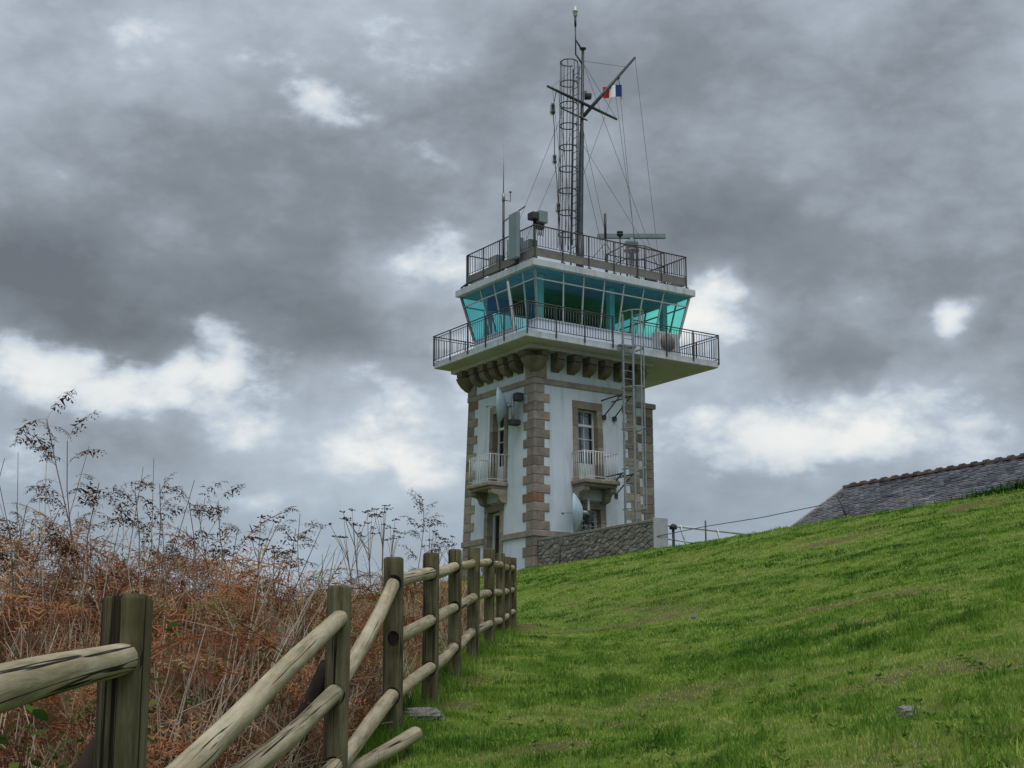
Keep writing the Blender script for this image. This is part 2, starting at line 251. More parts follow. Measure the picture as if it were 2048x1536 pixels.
# ------------------------------------------------------------------ geometry helpers
class MB:
    def __init__(s): s.v = []; s.f = []; s.sm = []
    def add(s, vs, fs, smooth=False):
        o = len(s.v); s.v += [tuple(map(float, p)) for p in vs]; s.f += [tuple(i+o for i in f) for f in fs]; s.sm += [smooth]*len(fs); return s
    def box(s, a, b, ch=0):
        x0,y0,z0 = [min(a[i],b[i]) for i in range(3)]; x1,y1,z1 = [max(a[i],b[i]) for i in range(3)]
        if not ch:
            return s.add([(x0,y0,z0),(x1,y0,z0),(x1,y1,z0),(x0,y1,z0),(x0,y0,z1),(x1,y0,z1),(x1,y1,z1),(x0,y1,z1)],
                  [(0,3,2,1),(4,5,6,7),(0,1,5,4),(1,2,6,5),(2,3,7,6),(3,0,4,7)])
        c = ch; vs = []; idx = {}
        for ix,(X,dx) in enumerate(((x0,1),(x1,-1))):
            for iy,(Y,dy) in enumerate(((y0,1),(y1,-1))):
                for iz,(Z,dz) in enumerate(((z0,1),(z1,-1))):
                    for k,(p) in enumerate(((X,Y+dy*c,Z+dz*c),(X+dx*c,Y,Z+dz*c),(X+dx*c,Y+dy*c,Z))):
                        idx[(ix,iy,iz,k)] = len(vs); vs.append(p)
        I = lambda *k: idx[k]
        fs = [(I(0,0,0,0),I(0,0,1,0),I(0,1,1,0),I(0,1,0,0)),(I(1,0,0,0),I(1,1,0,0),I(1,1,1,0),I(1,0,1,0)),
              (I(0,0,0,1),I(1,0,0,1),I(1,0,1,1),I(0,0,1,1)),(I(0,1,0,1),I(0,1,1,1),I(1,1,1,1),I(1,1,0,1)),
              (I(0,0,0,2),I(0,1,0,2),I(1,1,0,2),I(1,0,0,2)),(I(0,0,1,2),I(1,0,1,2),I(1,1,1,2),I(0,1,1,2))]
        for iy in (0,1):
            for iz in (0,1): fs.append((I(0,iy,iz,1),I(1,iy,iz,1),I(1,iy,iz,2),I(0,iy,iz,2)))
        for ix in (0,1):
            for iz in (0,1): fs.append((I(ix,0,iz,0),I(ix,1,iz,0),I(ix,1,iz,2),I(ix,0,iz,2)))
            for iy in (0,1): fs.append((I(ix,iy,0,0),I(ix,iy,1,0),I(ix,iy,1,1),I(ix,iy,0,1)))
            for iy in (0,1):
                for iz in (0,1): fs.append((I(ix,iy,iz,0),I(ix,iy,iz,1),I(ix,iy,iz,2)))
        return s.add(vs, fs)
    def path(s, pts, rad, n=8, cap=True, closed=False):
        pts = [np.array(p, float) for p in pts]; k = len(pts)
        rad = rad if hasattr(rad, '__len__') else [rad]*k
        vs = []; prev = None
        for i in range(k):
            a = pts[(i-1) % k] if (i or closed) else pts[0]; b = pts[(i+1) % k] if (i < k-1 or closed) else pts[-1]
            d = b-a; d = d/(np.linalg.norm(d)+1e-12)
            ref = np.array([0,0,1.]) if abs(d[2]) < .9 else np.array([1.,0,0])
            if prev is not None: ref = prev
            x = np.cross(ref, d) if prev is None else ref - d*(ref@d); x /= (np.linalg.norm(x)+1e-12); y = np.cross(d, x); prev = x
            for j in range(n):
                t = 2*pi*j/n + pi/n; vs.append(pts[i]+rad[i]*(cos(t)*x+sin(t)*y))
        fs = []
        for i in range(k if closed else k-1):
            for j in range(n): fs.append((i*n+j, i*n+(j+1) % n, ((i+1) % k)*n+(j+1) % n, ((i+1) % k)*n+j))
        s.add(vs, fs, n > 4)
        if cap and not closed:
            o = len(s.v)-len(vs); s.f += [tuple(o+j for j in reversed(range(n))), tuple(o+(k-1)*n+j for j in range(n))]; s.sm += [False]*2
        return s
    def tube(s, p, q, r, r2=None, n=8): return s.path([p, q], [r, r if r2 is None else r2], n)
    def lathe(s, c, prof, n=20, a0=0, a1=2*pi, axis=None):
        c = np.array(c, float); full = abs(a1-a0-2*pi) < 1e-6; m = n if full else n+1
        X,Y,Z = (np.eye(3) if axis is None else axis)
        vs = [c+r*cos(a0+(a1-a0)*j/n)*X+r*sin(a0+(a1-a0)*j/n)*Y+z*Z for r,z in prof for j in range(m)]
        fs = [(i*m+j, i*m+(j+1) % m, (i+1)*m+(j+1) % m, (i+1)*m+j) for i in range(len(prof)-1) for j in range(m if full else n)]
        return s.add(vs, fs, True)
    def prism(s, poly, axis, a, b):
        """poly: 2-D outline; axis 'x': (y,z) outline swept from x=a to x=b; 'y': (x,z)"""
        n = len(poly); mk = (lambda p, t: (t, p[0], p[1])) if axis == 'x' else ((lambda p, t: (p[0], t, p[1])) if axis == 'y' else (lambda p, t: (p[0], p[1], t)))
        vs = [mk(p, a) for p in poly]+[mk(p, b) for p in poly]
        return s.add(vs, [tuple(range(n)), tuple(reversed(range(n, 2*n)))]+[(i, i+n, (i+1) % n+n, (i+1) % n) for i in range(n)])
    def rock(s, c, r, seed, n1=7, n2=5, flat=1.0):
        rg = np.random.default_rng(seed); vs = [(c[0], c[1], c[2]-r[2]*flat)]
        for i in range(1, n2):
            ph = -pi/2+pi*i/n2
            for j in range(n1):
                k = 1+.13*(rg.random()-.5)*2+.10*sin(3*2*pi*j/n1+seed); t = 2*pi*j/n1+.3*i
                vs.append((c[0]+r[0]*k*cos(ph)*cos(t), c[1]+r[1]*k*cos(ph)*sin(t), c[2]+r[2]*k*sin(ph)))
        vs.append((c[0], c[1], c[2]+r[2]*.95)); L = len(vs)-1; fs = []
        for j in range(n1): fs.append((0, 1+(j+1) % n1, 1+j)); fs.append((L, L-n1+j, L-n1+(j+1) % n1))
        for i in range(n2-2):
            for j in range(n1): fs.append((1+i*n1+j, 1+i*n1+(j+1) % n1, 1+(i+1)*n1+(j+1) % n1, 1+(i+1)*n1+j))
        return s.add(vs, fs)
    def mesh(s, name, mtl, org=(0,0,0), fn=None):
        me = bpy.data.meshes.new(name); v = s.v if fn is None else [fn(p) for p in s.v]
        v = [(p[0]-org[0], p[1]-org[1], p[2]-org[2]) for p in v]
        me.from_pydata(v, [], s.f); me.polygons.foreach_set('use_smooth', s.sm); me.materials.append(mtl)
        import bmesh
        bm = bmesh.new(); bm.from_mesh(me); bmesh.ops.recalc_face_normals(bm, faces=bm.faces); bm.to_mesh(me); bm.free()
        return me
ORG = {}
C0 = np.array([0.779, 52.0, 0.0]); ROT = radians(34); cR, sR = cos(ROT), sin(ROT)
def t2w(p): return (C0[0]+p[0]*cR-p[1]*sR, C0[1]+p[0]*sR+p[1]*cR, p[2])      # tower frame (x along its right face, y along its left face) to world
def thing(name, label, cat, org, tower=False, group=None):
    o = bpy.data.objects.new(name, None); COL.objects.link(o); o.empty_display_size = .2
    o.location = t2w(org) if tower else org
    if tower: o.rotation_euler = (0, 0, ROT)
    o['label'] = label; o['category'] = cat
    if group: o['group'] = group
    ORG[o.name] = tuple(org); return o
def part(name, mb, mtl, root, parent=None, fn=None, label=None):
    o = bpy.data.objects.new(name, mb.mesh(name, mtl, ORG[root.name], fn)); COL.objects.link(o); o.parent = parent or root
    if label: o['label'] = label
    return o
def inst(name, me, root, loc, parent=None, rot=None):      # another object on shared mesh data, at a place in the thing's frame
    o = bpy.data.objects.new(name, me); COL.objects.link(o); o.parent = parent or root; g = ORG[root.name]
    o.location = (loc[0]-g[0], loc[1]-g[1], loc[2]-g[2])
    if rot is not None: o.rotation_euler = rot
    return o
def solo(name, mb, mtl, org, label, cat, tower=False, group=None, kind=None):      # a thing that is one mesh
    o = bpy.data.objects.new(name, mb.mesh(name, mtl, org)); COL.objects.link(o); o.location = t2w(org) if tower else org
    if tower: o.rotation_euler = (0, 0, ROT)
    o['label'] = label
    if cat: o['category'] = cat
    if group: o['group'] = group
    if kind: o['kind'] = kind
    return o
def np_obj(name, V, tris, rnd, mtl, label, cat, kind='stuff', quads=None):
    me = bpy.data.meshes.new(name); nv = len(V); me.vertices.add(nv); me.vertices.foreach_set('co', np.asarray(V, np.float32).ravel())
    F = np.asarray(tris, np.int32); k = F.shape[1]; me.loops.add(F.size); me.loops.foreach_set('vertex_index', F.ravel())
    me.polygons.add(len(F)); me.polygons.foreach_set('loop_start', np.arange(0, F.size, k, dtype=np.int32))
    me.update(calc_edges=True)
    if rnd is not None:
        a = me.attributes.new('rnd', 'FLOAT', 'POINT'); a.data.foreach_set('value', np.asarray(rnd, np.float32))
    me.materials.append(mtl); o = bpy.data.objects.new(name, me); COL.objects.link(o)
    if label: o['label'] = label
    if cat: o['category'] = cat
    if kind: o['kind'] = kind
    return o

# ------------------------------------------------------------------ terrain
_g = np.random.default_rng(5).random((256, 256))
def vnoise(x, y):
    xi = np.floor(x).astype(int); yi = np.floor(y).astype(int); fx = x-xi; fy = y-yi; fx = fx*fx*(3-2*fx); fy = fy*fy*(3-2*fy)
    g = lambda a, b: _g[a & 255, b & 255]
    return (g(xi,yi)*(1-fx)+g(xi+1,yi)*fx)*(1-fy)+(g(xi,yi+1)*(1-fx)+g(xi+1,yi+1)*fx)*fy-.5
def fbm(x, y, o=4):
    r = 0; a = 1.
    for i in range(o): r = r+a*vnoise(x*2**i+17.3*i, y*2**i+9.1*i); a *= .5
    return r
FY = [0,4,7.6,9.9,11.8,13.8,15.9,17.9,20.3,22.9,25.4,60]; FX = [-.83,-1.01,-.85,-.75,-.615,-.505,-.40,-.262,-.155,-.068,.015,1.2]
PS = np.array([-400,-120,-40,-8,-3,-1.5,0,1.2,3,8,13,15.4,18,21.2,24.8,28.3,30,34,50,90,160,400,2500])
PH = np.array([-12,2,4.0,4.45,4.85,5.1,5.10,4.95,4.55,3.35,2.1,1.55,1.2,.66,-.02,-.84,-1.25,-2.0,-4.5,-11,-22,-30,-45.])
def hgt(x, y):
    x = np.asarray(x, float); y = np.asarray(y, float)
    s = -((x-C0[0])*cR+(y-C0[1])*sR); t = -(-(x-C0[0])*sR+(y-C0[1])*cR)
    h = np.interp(s, PS, PH)
    h = .25*np.interp(s-1.2, PS, PH)+.5*h+.25*np.interp(s+1.2, PS, PH)
    near = np.clip(s/6, 0, 1)
    h = h+.13*fbm(x*.33, y*.33, 3)*near+.05*fbm(x*1.3+5, y*1.3, 2)*np.clip(s/3, .15, 1)
    h = h+.10*fbm(s*.9+3, t*.22, 3)*np.clip(s/3, 0, 1)
    h = h+.010*np.clip(t, 0, 40)*np.exp(-np.clip(s, 0, 99)/6)
    dl = x-np.interp(y, FY, FX); h = h-.17*np.clip(dl, 0, 20)*np.exp(-(dl/3.0)**2)*np.clip((y-5)/4, 0, 1)*np.clip((29-y)/5, 0, 1)      # the mown path beside the fence lies nearly level
    d = np.hypot(x, y-30); h = h-np.clip(d-150, 0, 3000)*.012
    return h
def bare(x, y):      # worn and earthy places in the turf, 0..1
    x = np.asarray(x, float); y = np.asarray(y, float)
    s = -((x-C0[0])*cR+(y-C0[1])*sR); t = -(-(x-C0[0])*sR+(y-C0[1])*cR)
    b = np.clip((fbm(s*.9+3.3, t*.3+8.1, 4)-.27)*3.0, 0, 1)*.8
    for cx, cy, rx, ry, a in PATCH: b = np.maximum(b, a*np.clip(1.35-np.hypot((x-cx)/rx, (y-cy)/ry)+.55*fbm(x*2.3, y*2.3, 3), 0, 1))
    return np.clip(b, 0, 1)
PATCH = []
POSTS = [(-.83,1.75,.115),(-.988,4.0,.325),(-.85,7.6,.665),(-.75,9.9,1.05),(-.615,11.8,1.285),(-.505,13.8,1.535),(-.40,15.9,1.79),(-.262,17.9,2.0),(-.155,20.3,2.21),(-.068,22.9,2.44),(.015,25.4,2.69)]      # x, y, height of the top
for px, py, pz in POSTS[4:]: PATCH.append((px+.12, py-.1, .34, .36, .85))
PATCH += [(1.6,24.5,1.5,.35,.65),(.6,24.2,.9,.5,.7),(9.2,32,2.8,.5,.75),(7.0,30.5,1.6,.4,.7),(2.35,6.6,.35,.3,.9),(1.75,8.1,.5,.25,.7),(2.15,9.6,.6,.25,.6),(1.2,11.3,.9,.3,.55),(.25,9.0,.55,.35,.75),(3.3,14,.8,.35,.6),(1.0,28.5,.5,.35,.8),(2.3,26.5,.8,.35,.6)]
def axis(lo, hi, d, ext, grow=1.22):
    c = list(np.arange(lo, hi+1e-6, d)); s = d
    while c[-1] < ext: s *= grow; c.append(c[-1]+s)
    s = d
    while c[0] > -ext: s *= grow; c.insert(0, c[0]-s)
    return np.array(c)
gx = axis(-7, 20, .16, 2600); gy = axis(1, 56, .2, 2600)
GX, GY = np.meshgrid(gx, gy); GZ = hgt(GX, GY); nx, ny = len(gx), len(gy)
ii = (np.arange(ny-1)[:, None]*nx+np.arange(nx-1)[None]).ravel()
gq = np.stack([ii, ii+1, ii+nx+1, ii+nx], 1)
def ground_mat():
    m, t, b = new_mat('turf_soil'); b.inputs['Roughness'].default_value = 1; b.inputs['Specular IOR Level'].default_value = .05
    a = t.nodes.new('ShaderNodeAttribute'); a.attribute_name = 'rnd'; tcn = t.nodes.new('ShaderNodeTexCoord')
    def nz(s, d=6):
        n = t.nodes.new('ShaderNodeTexNoise'); n.inputs['Scale'].default_value = s; n.inputs['Detail'].default_value = d; n.inputs['Roughness'].default_value = .65; t.links.new(tcn.outputs['Object'], n.inputs['Vector']); return n.outputs[0]
    def ramp(v, els):
        n = t.nodes.new('ShaderNodeValToRGB'); t.links.new(v, n.inputs[0]); e = n.color_ramp.elements
        e[0].position, e[0].color = els[0][0], (*els[0][1], 1); e[1].position, e[1].color = els[-1][0], (*els[-1][1], 1)
        for p, c in els[1:-1]: q = e.new(p); q.color = (*c, 1)
        return n.outputs[0]
    g = ramp(nz(9, 9), [(.3,(.06,.10,.02)),(.5,(.13,.20,.04)),(.7,(.21,.25,.07))]); s = ramp(nz(14, 9), [(.3,(.07,.046,.028)),(.7,(.19,.135,.085))])
    mx = t.nodes.new('ShaderNodeMix'); mx.data_type = 'RGBA'; t.links.new(a.outputs['Fac'], mx.inputs[0]); t.links.new(g, mx.inputs[6]); t.links.new(s, mx.inputs[7]); t.links.new(mx.outputs[2], b.inputs['Base Color'])
    bn = t.nodes.new('ShaderNodeBump'); bn.inputs['Strength'].default_value = .8; bn.inputs['Distance'].default_value = .05; t.links.new(nz(25, 8), bn.inputs['Height']); t.links.new(bn.outputs[0], b.inputs['Normal'])
    return m
og = np_obj('ground', np.stack([GX, GY, GZ], -1).reshape(-1, 3), gq, bare(GX, GY).ravel(), ground_mat(), None, None, 'structure')
og.data.polygons.foreach_set('use_smooth', [True]*len(og.data.polygons))
H1 = lambda x, y: float(hgt(x, y))

# ------------------------------------------------------------------ the tower
ZB = 4.9
tw = thing('signal_station_tower', 'white rendered stone tower with teal glazed lookout cabin and wide concrete deck', 'tower', (2.2, 2.1, ZB), True)
KB = .0114
def bat(p):      # walls lean in a little towards the top
    k = 1+KB*max(0, 11.6-p[2]); return (2.2+(p[0]-2.2)*k, 2.1+(p[1]-2.1)*k, p[2])
TX, TY = 4.4, 4.2
# openings in the two visible faces: along, z range of the stone surround
OPR = [(1.62,2.88,8.28,11.15),(1.66,2.9,6.40,7.58)]; OPL = [(1.6,2.72,8.28,11.15),(1.78,2.9,4.0,7.58)]
def face_cells(mb, mk, w, ops, z0, z1):
    us = sorted({0, w, *[q for o in ops for q in o[:2]]}); zs = sorted({z0, z1, *[min(max(q, z0), z1) for o in ops for q in o[2:]]})
    for a, b in zip(us, us[1:]):
        for c, d in zip(zs, zs[1:]):
            if any(o[0]-1e-6 <= a and b <= o[1]+1e-6 and o[2]-1e-6 <= c and d <= o[3]+1e-6 for o in ops): continue
            mb.add([mk(a,c), mk(b,c), mk(b,d), mk(a,d)], [(0,1,2,3)])
wb = MB()
face_cells(wb, lambda a, z: (a, 0, z), TX, OPR, 3.6, 12.75); face_cells(wb, lambda a, z: (0, a, z), TY, OPL, 3.6, 12.75)
wb.add([(TX,0,3.6),(TX,TY,3.6),(TX,TY,12.75),(TX,0,12.75)], [(0,1,2,3)]); wb.add([(0,TY,3.6),(TX,TY,3.6),(TX,TY,12.75),(0,TY,12.75)], [(0,1,2,3)])
part('wall', wb, MW, tw, fn=bat)
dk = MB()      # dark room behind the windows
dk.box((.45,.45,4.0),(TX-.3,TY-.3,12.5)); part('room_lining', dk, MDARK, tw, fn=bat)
# string courses
def band(mb, z0, z1, e, ch=.015):
    mb.box((-e,-e,z0),(TX+e,0.02,z1),ch); mb.box((-e,0.021,z0),(.02,TY+e,z1),ch)
    mb.box((TX-.02,.022,z0),(TX+e,TY+e,z1),ch); mb.box((.021,TY-.02,z0),(TX-.021,TY+e,z1),ch)
for z0, z1 in ((11.57,11.77),): part('string_course', (lambda m: (band(m, z0, z1, .06), m)[1])(MB()), MGR, tw, fn=bat)
# the lower course is broken by the door on the left face
m = MB(); m.box((-.07,-.07,6.24),(TX+.07,.02,6.45),.015); m.box((-.07,.021,6.24),(.02,1.775,6.45),.015); m.box((-.07,2.905,6.24),(.02,TY+.07,6.45),.015); m.box((TX-.02,.021,6.24),(TX+.07,TY+.07,6.45),.015)
part('string_course', m, MGR, tw, fn=bat)
# quoins: course by course, long and short arms alternating
def quoin(a, b, z0, z1, cx, cy, sx, sy, e=.03, mtl=MGR):
    m = MB(); g = .006
    m.box((cx-sx*e, cy-sy*e, z0+g), (cx+sx*a, cy+sy*.12, z1-g), .014) if abs(a) >= abs(b) else m.box((cx-sx*e, cy-sy*e, z0+g), (cx+sx*.12, cy+sy*b, z1-g), .014)
    # an L of two arms, the shorter butted behind the longer
    if abs(a) >= abs(b): m.box((cx-sx*e, cy+sy*.121, z0+g), (cx+sx*.12, cy+sy*b, z1-g), .006)
    else: m.box((cx+sx*.121, cy-sy*e, z0+g), (cx+sx*a, cy+sy*.12, z1-g), .006)
    part('quoin', m, mtl, tw, fn=bat)
rq = random.Random(3)
def quoin_stack(cx, cy, sx, sy, zs, la, sa, first):
    for k in range(len(zs)-1):
        lg = (k+first) % 2 == 0; j = lambda: rq.uniform(-.02, .025)
        quoin((la if lg else sa)+j(), (sa if lg else la)+j(), zs[k], zs[k+1], cx, cy, sx, sy, mtl=MGRR if (rq.random() < .04 or (cx == 0 and cy == 0 and zs[k] < 7.62 < zs[k+1])) else MGR)
zq = list(np.linspace(6.46, 11.56, 17)); zl = [3.7,4.3,4.75,5.2,5.55,5.9,6.23]
for cx, cy, sx, sy in ((0,0,1,1),(0,TY,1,-1),(TX,0,-1,1),(TX,TY,-1,-1)):
    quoin_stack(cx, cy, sx, sy, zq, .62, .40, 0); quoin_stack(cx, cy, sx, sy, zl, .62, .44, 1)
    quoin(.5, .5, 11.78, 12.32, cx, cy, sx, sy, .05)
# window and door surrounds of separate stones
def surround(face, o, open_, nb, sill):
    u0, u1, z0, z1 = o; a0, a1, b0, b1 = open_
    mk = (lambda m, ua, ub, za, zb, e=.035, d=.30, ch=.01: m.box((ua,-e,za),(ub,d,zb),ch)) if face == 'R' else (lambda m, ua, ub, za, zb, e=.035, d=.30, ch=.01: m.box((-e,ua,za),(d,ub,zb),ch))
    m = MB(); mk(m, u0-.02, u1+.02, b1, z1+.0); part('lintel', m, MGR, tw, fn=bat)
    for k in range(nb):
        za = z0+(b1-z0)*k/nb; zb = z0+(b1-z0)*(k+1)/nb
        for ua, ub in ((u0-.015, a0), (a1, u1+.015)):
            m = MB(); mk(m, ua, ub, za+.003, zb-.003); part('jamb_stone', m, MGR, tw, fn=bat)
    if sill:
        m = MB(); mk(m, a0, a1, z0, b0, .02); part('sill', m, MGR, tw, fn=bat)
surround('R', OPR[0], (1.83,2.66,8.36,10.87), 4, True); surround('R', OPR[1], (1.86,2.68,6.55,7.33), 2, True)
surround('L', OPL[0], (1.79,2.53,8.36,10.87), 4, True); surround('L', OPL[1], (1.97,2.71,4.0,7.33), 4, False)
def casement(face, a0, a1, z0, z1, rows, cols, solid=0.0, fr=.06, dep=.2, bars=False, transom=None):
    """white joinery: frame > panes; rows of glazing bars; the lowest 'solid' share is a panel"""
    w = MB(); P = (lambda u, d, z: (u, d, z)) if face == 'R' else (lambda u, d, z: (d, u, z))
    def bx(ua, ub, za, zb, d0=dep, d1=dep+.06): w.box(P(ua, d0, za), P(ub, d1, zb))
    e = .002
    bx(a0+e, a0+fr, z0+e, z1-e); bx(a1-fr, a1-e, z0+e, z1-e); bx(a0+fr, a1-fr, z1-fr, z1-e); bx(a0+fr, a1-fr, z0+e, z0+fr)
    zi = z0+fr+(z1-z0)*solid
    if solid: bx(a0+fr, a1-fr, z0+fr, zi, dep+.012, dep+.05)
    tops = z1-fr
    if transom: bx(a0+fr, a1-fr, transom, transom+.09, dep-.01, dep+.06)
    wf = part('window_frame', w, MWPAINT, tw, fn=bat)
    bands = [(zi, transom, rows-1), (transom+.09, tops, 1)] if transom else [(zi, tops, rows)]
    for lo, hi, n in bands:
        for r in range(n):
            for c in range(cols):
                ua = a0+fr+(a1-a0-2*fr)*c/cols; ub = a0+fr+(a1-a0-2*fr)*(c+1)/cols; za = lo+(hi-lo)*r/n; zb = lo+(hi-lo)*(r+1)/n
                g = MB(); g.box(P(ua+.012, dep+.035, za+.012), P(ub-.012, dep+.041, zb-.012)); part('pane', g, MCLEAR, tw, wf, bat)
                b = MB()
                if c: b.box(P(ua-.014, dep+.02, za), P(ua+.014, dep+.05, zb))
                if r: b.box(P(ua, dep+.021, za-.014), P(ub, dep+.051, za+.014))
                if b.v: part('glazing_bar', b, MWPAINT, tw, wf, bat)
    if bars:
        g = MB()
        for k in range(1, 5): g.tube(P(a0+(a1-a0)*k/5, dep-.07, z0+.01), P(a0+(a1-a0)*k/5, dep-.07, z1-.01), .012, n=6)
        for k in range(1, 4): g.tube(P(a0+.01, dep-.07, z0+(z1-z0)*k/4), P(a1-.01, dep-.07, z0+(z1-z0)*k/4), .012, n=6)
        part('window_grille', g, MWPAINT, tw, fn=bat)
    return wf
casement('R', 1.83, 2.66, 8.36, 10.87, 4, 2, .22, transom=10.28); casement('L', 1.79, 2.53, 8.36, 10.87, 4, 2, .22, transom=10.28)
casement('R', 1.86, 2.68, 6.55, 7.33, 2, 2, bars=True); casement('L', 1.97, 2.71, 4.2, 7.33, 1, 1, 0, .09)
for face, a0, a1 in (('R',1.9,2.6),('L',1.86,2.46)):      # net curtains
    c = MB(); k = 24; pts = []
    for i in range(k+1):
        u_ = a0+(a1-a0)*i/k; d = .36+.025*sin(i*1.9); pts.append((u_, d))
    for (ua, da), (ub, db) in zip(pts, pts[1:]):
        q = [(ua,da,8.9),(ub,db,8.9),(ub,db,10.8),(ua,da,10.8)]
        if face == 'L': q = [(y, x, z) for x, y, z in q]
        c.add(q, [(0,1,2,3)])
    part('curtain', c, MCURT, tw, fn=bat)
# corbels under the deck
def corbel(face, c):
    w = .17; A = MB(); B = MB()
    top = [(-.01,12.68),(-.47,12.68),(-.47,12.45),(-.01,12.45)]
    low = [(-.01,12.43)]+[(-.42*cos(t)**.8, 12.43-.34*sin(t)) for t in np.linspace(0, pi/2*.93, 7)]+[(-.01,12.04)]
    for mb, pl in ((A, top), (B, low)):
        if face == 'R': mb.prism(pl, 'x', c-w, c+w)
        else: mb.prism(pl, 'y', c-w, c+w)
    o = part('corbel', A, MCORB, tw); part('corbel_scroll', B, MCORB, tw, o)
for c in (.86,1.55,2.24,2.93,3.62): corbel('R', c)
for c in (.83,1.48,2.12,2.76,3.4): corbel('L', c)
for cx, cy in ((0,0),(TX,0),(0,TY)):      # bowl-shaped corner corbels with a block on each arm
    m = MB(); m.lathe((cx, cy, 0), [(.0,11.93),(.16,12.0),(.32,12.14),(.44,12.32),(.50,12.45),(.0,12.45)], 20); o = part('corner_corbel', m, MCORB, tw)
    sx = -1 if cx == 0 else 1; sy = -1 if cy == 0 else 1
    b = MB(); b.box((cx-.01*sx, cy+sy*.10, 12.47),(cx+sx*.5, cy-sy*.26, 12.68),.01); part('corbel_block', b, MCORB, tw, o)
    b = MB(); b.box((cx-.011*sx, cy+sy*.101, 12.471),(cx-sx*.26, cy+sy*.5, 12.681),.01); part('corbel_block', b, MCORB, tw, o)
m = MB(); m.box((-.5,-.5,12.69),(TX+.5,TY+.5,12.835)); part('corbel_slab', m, MSOFF, tw)
# deck
DX0, DX1, DY0, DY1 = -1.13, 7.48, -1.13, 4.87
m = MB(); m.box((DX0+.04,DY0+.04,12.84),(DX1-.04,DY1-.04,13.04)); part('deck_soffit_slab', m, MSOFF, tw)
m = MB(); m.box((DX0,DY0,12.86),(DX1,DY0+.05,13.09),.01); m.box((DX0,DY1-.05,12.86),(DX1,DY1,13.09),.01); m.box((DX0,DY0+.051,12.86),(DX0+.05,DY1-.051,13.09),.01); m.box((DX1-.05,DY0+.051,12.86),(DX1,DY1-.051,13.09),.01)
part('deck_fascia', m, MCONC, tw)
m = MB(); m.box((DX0+.051,DY0+.051,13.045),(DX1-.051,DY1-.051,13.075)); part('deck_floor', m, MCONC, tw)
# railings
def rail_run(root, p, q, ztop, zlow, zsub, posts, mtl, r=.022, rb=.011, step=.118, drop=0, outx=0, outy=0, nrm=(0,0), base=None):
    p = np.array(p); q = np.array(q); L = np.linalg.norm(q-p); d = (q-p)/L
    m = MB(); at = lambda s, z: (*(p+d*s), z)
    m.tube(at(0,ztop), at(L,ztop), r); m.tube(at(0,zlow), at(L,zlow), .014, n=6)
    if zsub: m.tube(at(0,zsub), at(L,zsub), .014, n=6)
    for s in posts:
        m.box(*(lambda a: ((a[0]-.02,a[1]-.02,drop),(a[0]+.02,a[1]+.02,ztop)))(at(s,0)))
        if base is not None:
            a = at(s,0); m.box((a[0]-.06,a[1]-.06,base-.03),(a[0]+.06,a[1]+.06,base+.07))
    rl = part('railing', m, mtl, root)
    zt = zsub or ztop; key = (round(zlow,3), round(zt,3), mtl.name)
    if key not in rail_run.cache:
        b = MB(); b.tube((0,0,zlow),(0,0,zt), rb, n=6); rail_run.cache[key] = b.mesh('baluster', mtl)
    n = int(round(L/step))
    for k in range(1, n):
        if min([abs(L*k/n-s) for s in posts] or [9]) < .04: continue
        a = at(L*k/n, 0); inst('baluster', rail_run.cache[key], root, (a[0], a[1], 0), rl)
rail_run.cache = {}
e = .03
rail_run(tw, (DX0-e,DY0-e), (2.62,DY0-e), 14.08, 13.17, 13.99, [.06,1.27,2.49,3.72], MMET, drop=12.95)
rail_run(tw, (3.45,DY0-e), (DX1+e,DY0-e), 14.08, 13.17, 13.99, [.03,1.55,2.81,4.03], MMET, drop=12.95)
rail_run(tw, (DX0-e,DY0+.05), (DX0-e,DY1+e), 14.08, 13.17, 13.99, [1.25,2.42,3.6,4.79,5.93], MMET, drop=12.95)
rail_run(tw, (DX0-e,DY1+e), (DX1+e,DY1+e), 14.08, 13.17, 13.99, [1.4,2.8,4.2,5.6,7.0,8.6], MMET, drop=12.95)
rail_run(tw, (DX1+e,DY0+.05), (DX1+e,DY1-.05), 14.08, 13.17, 13.99, [1.2,2.4,3.6,4.8], MMET, drop=12.95)
# cabin: white base wall and outward leaning glazing
BX0, BX1, BY0, BY1 = .42, 6.85, .42, 4.53; GX0, GX1, GY0, GY1 = .10, 7.22, .10, 4.98; ZS, ZT, ZTR = 14.05, 15.80, 15.42
mR = [.10,1.34,2.25,3.19,4.09,5.02,5.97,7.22]; mL = [.10,.84,1.83,2.72,3.64,4.98]
m = MB(); w = .12
m.box((BX0,BY0,13.076),(BX1,BY0+w,ZS-.03)); m.box((BX0,BY1-w,13.076),(BX1,BY1,ZS-.03)); m.box((BX1-w,BY0+w,13.076),(BX1,BY1-w,ZS-.03))
def lerp(a, b, t): return a+(b-a)*t
fL = lambda t: lerp(BY0, BY1, (t-GY0)/(GY1-GY0)); fR = lambda t: lerp(BX0, BX1, (t-GX0)/(GX1-GX0))
m.box((BX0,BY0+w,13.076),(BX0+w,fL(mL[1]),ZS-.03)); m.box((BX0,fL(mL[2]),13.076),(BX0+w,BY1-w,ZS-.03))
part('cabin_base_wall', m, MW, tw)
m = MB(); m.box((BX0-.04,BY0-.04,ZS-.03),(BX1+.04,BY0+w,ZS+.02),.006); m.box((BX0-.04,BY1-w,ZS-.03),(BX1+.04,BY1+.04,ZS+.02),.006); m.box((BX1-w,BY0+w+.001,ZS-.03),(BX1+.04,BY1-w-.001,ZS+.02),.006)
m.box((BX0-.04,BY0+w+.001,ZS-.03),(BX0+w,fL(mL[1]),ZS+.02),.006); m.box((BX0-.04,fL(mL[2]),ZS-.03),(BX0+w,BY1-w-.001,ZS+.02),.006); part('cabin_sill', m, MALU, tw)
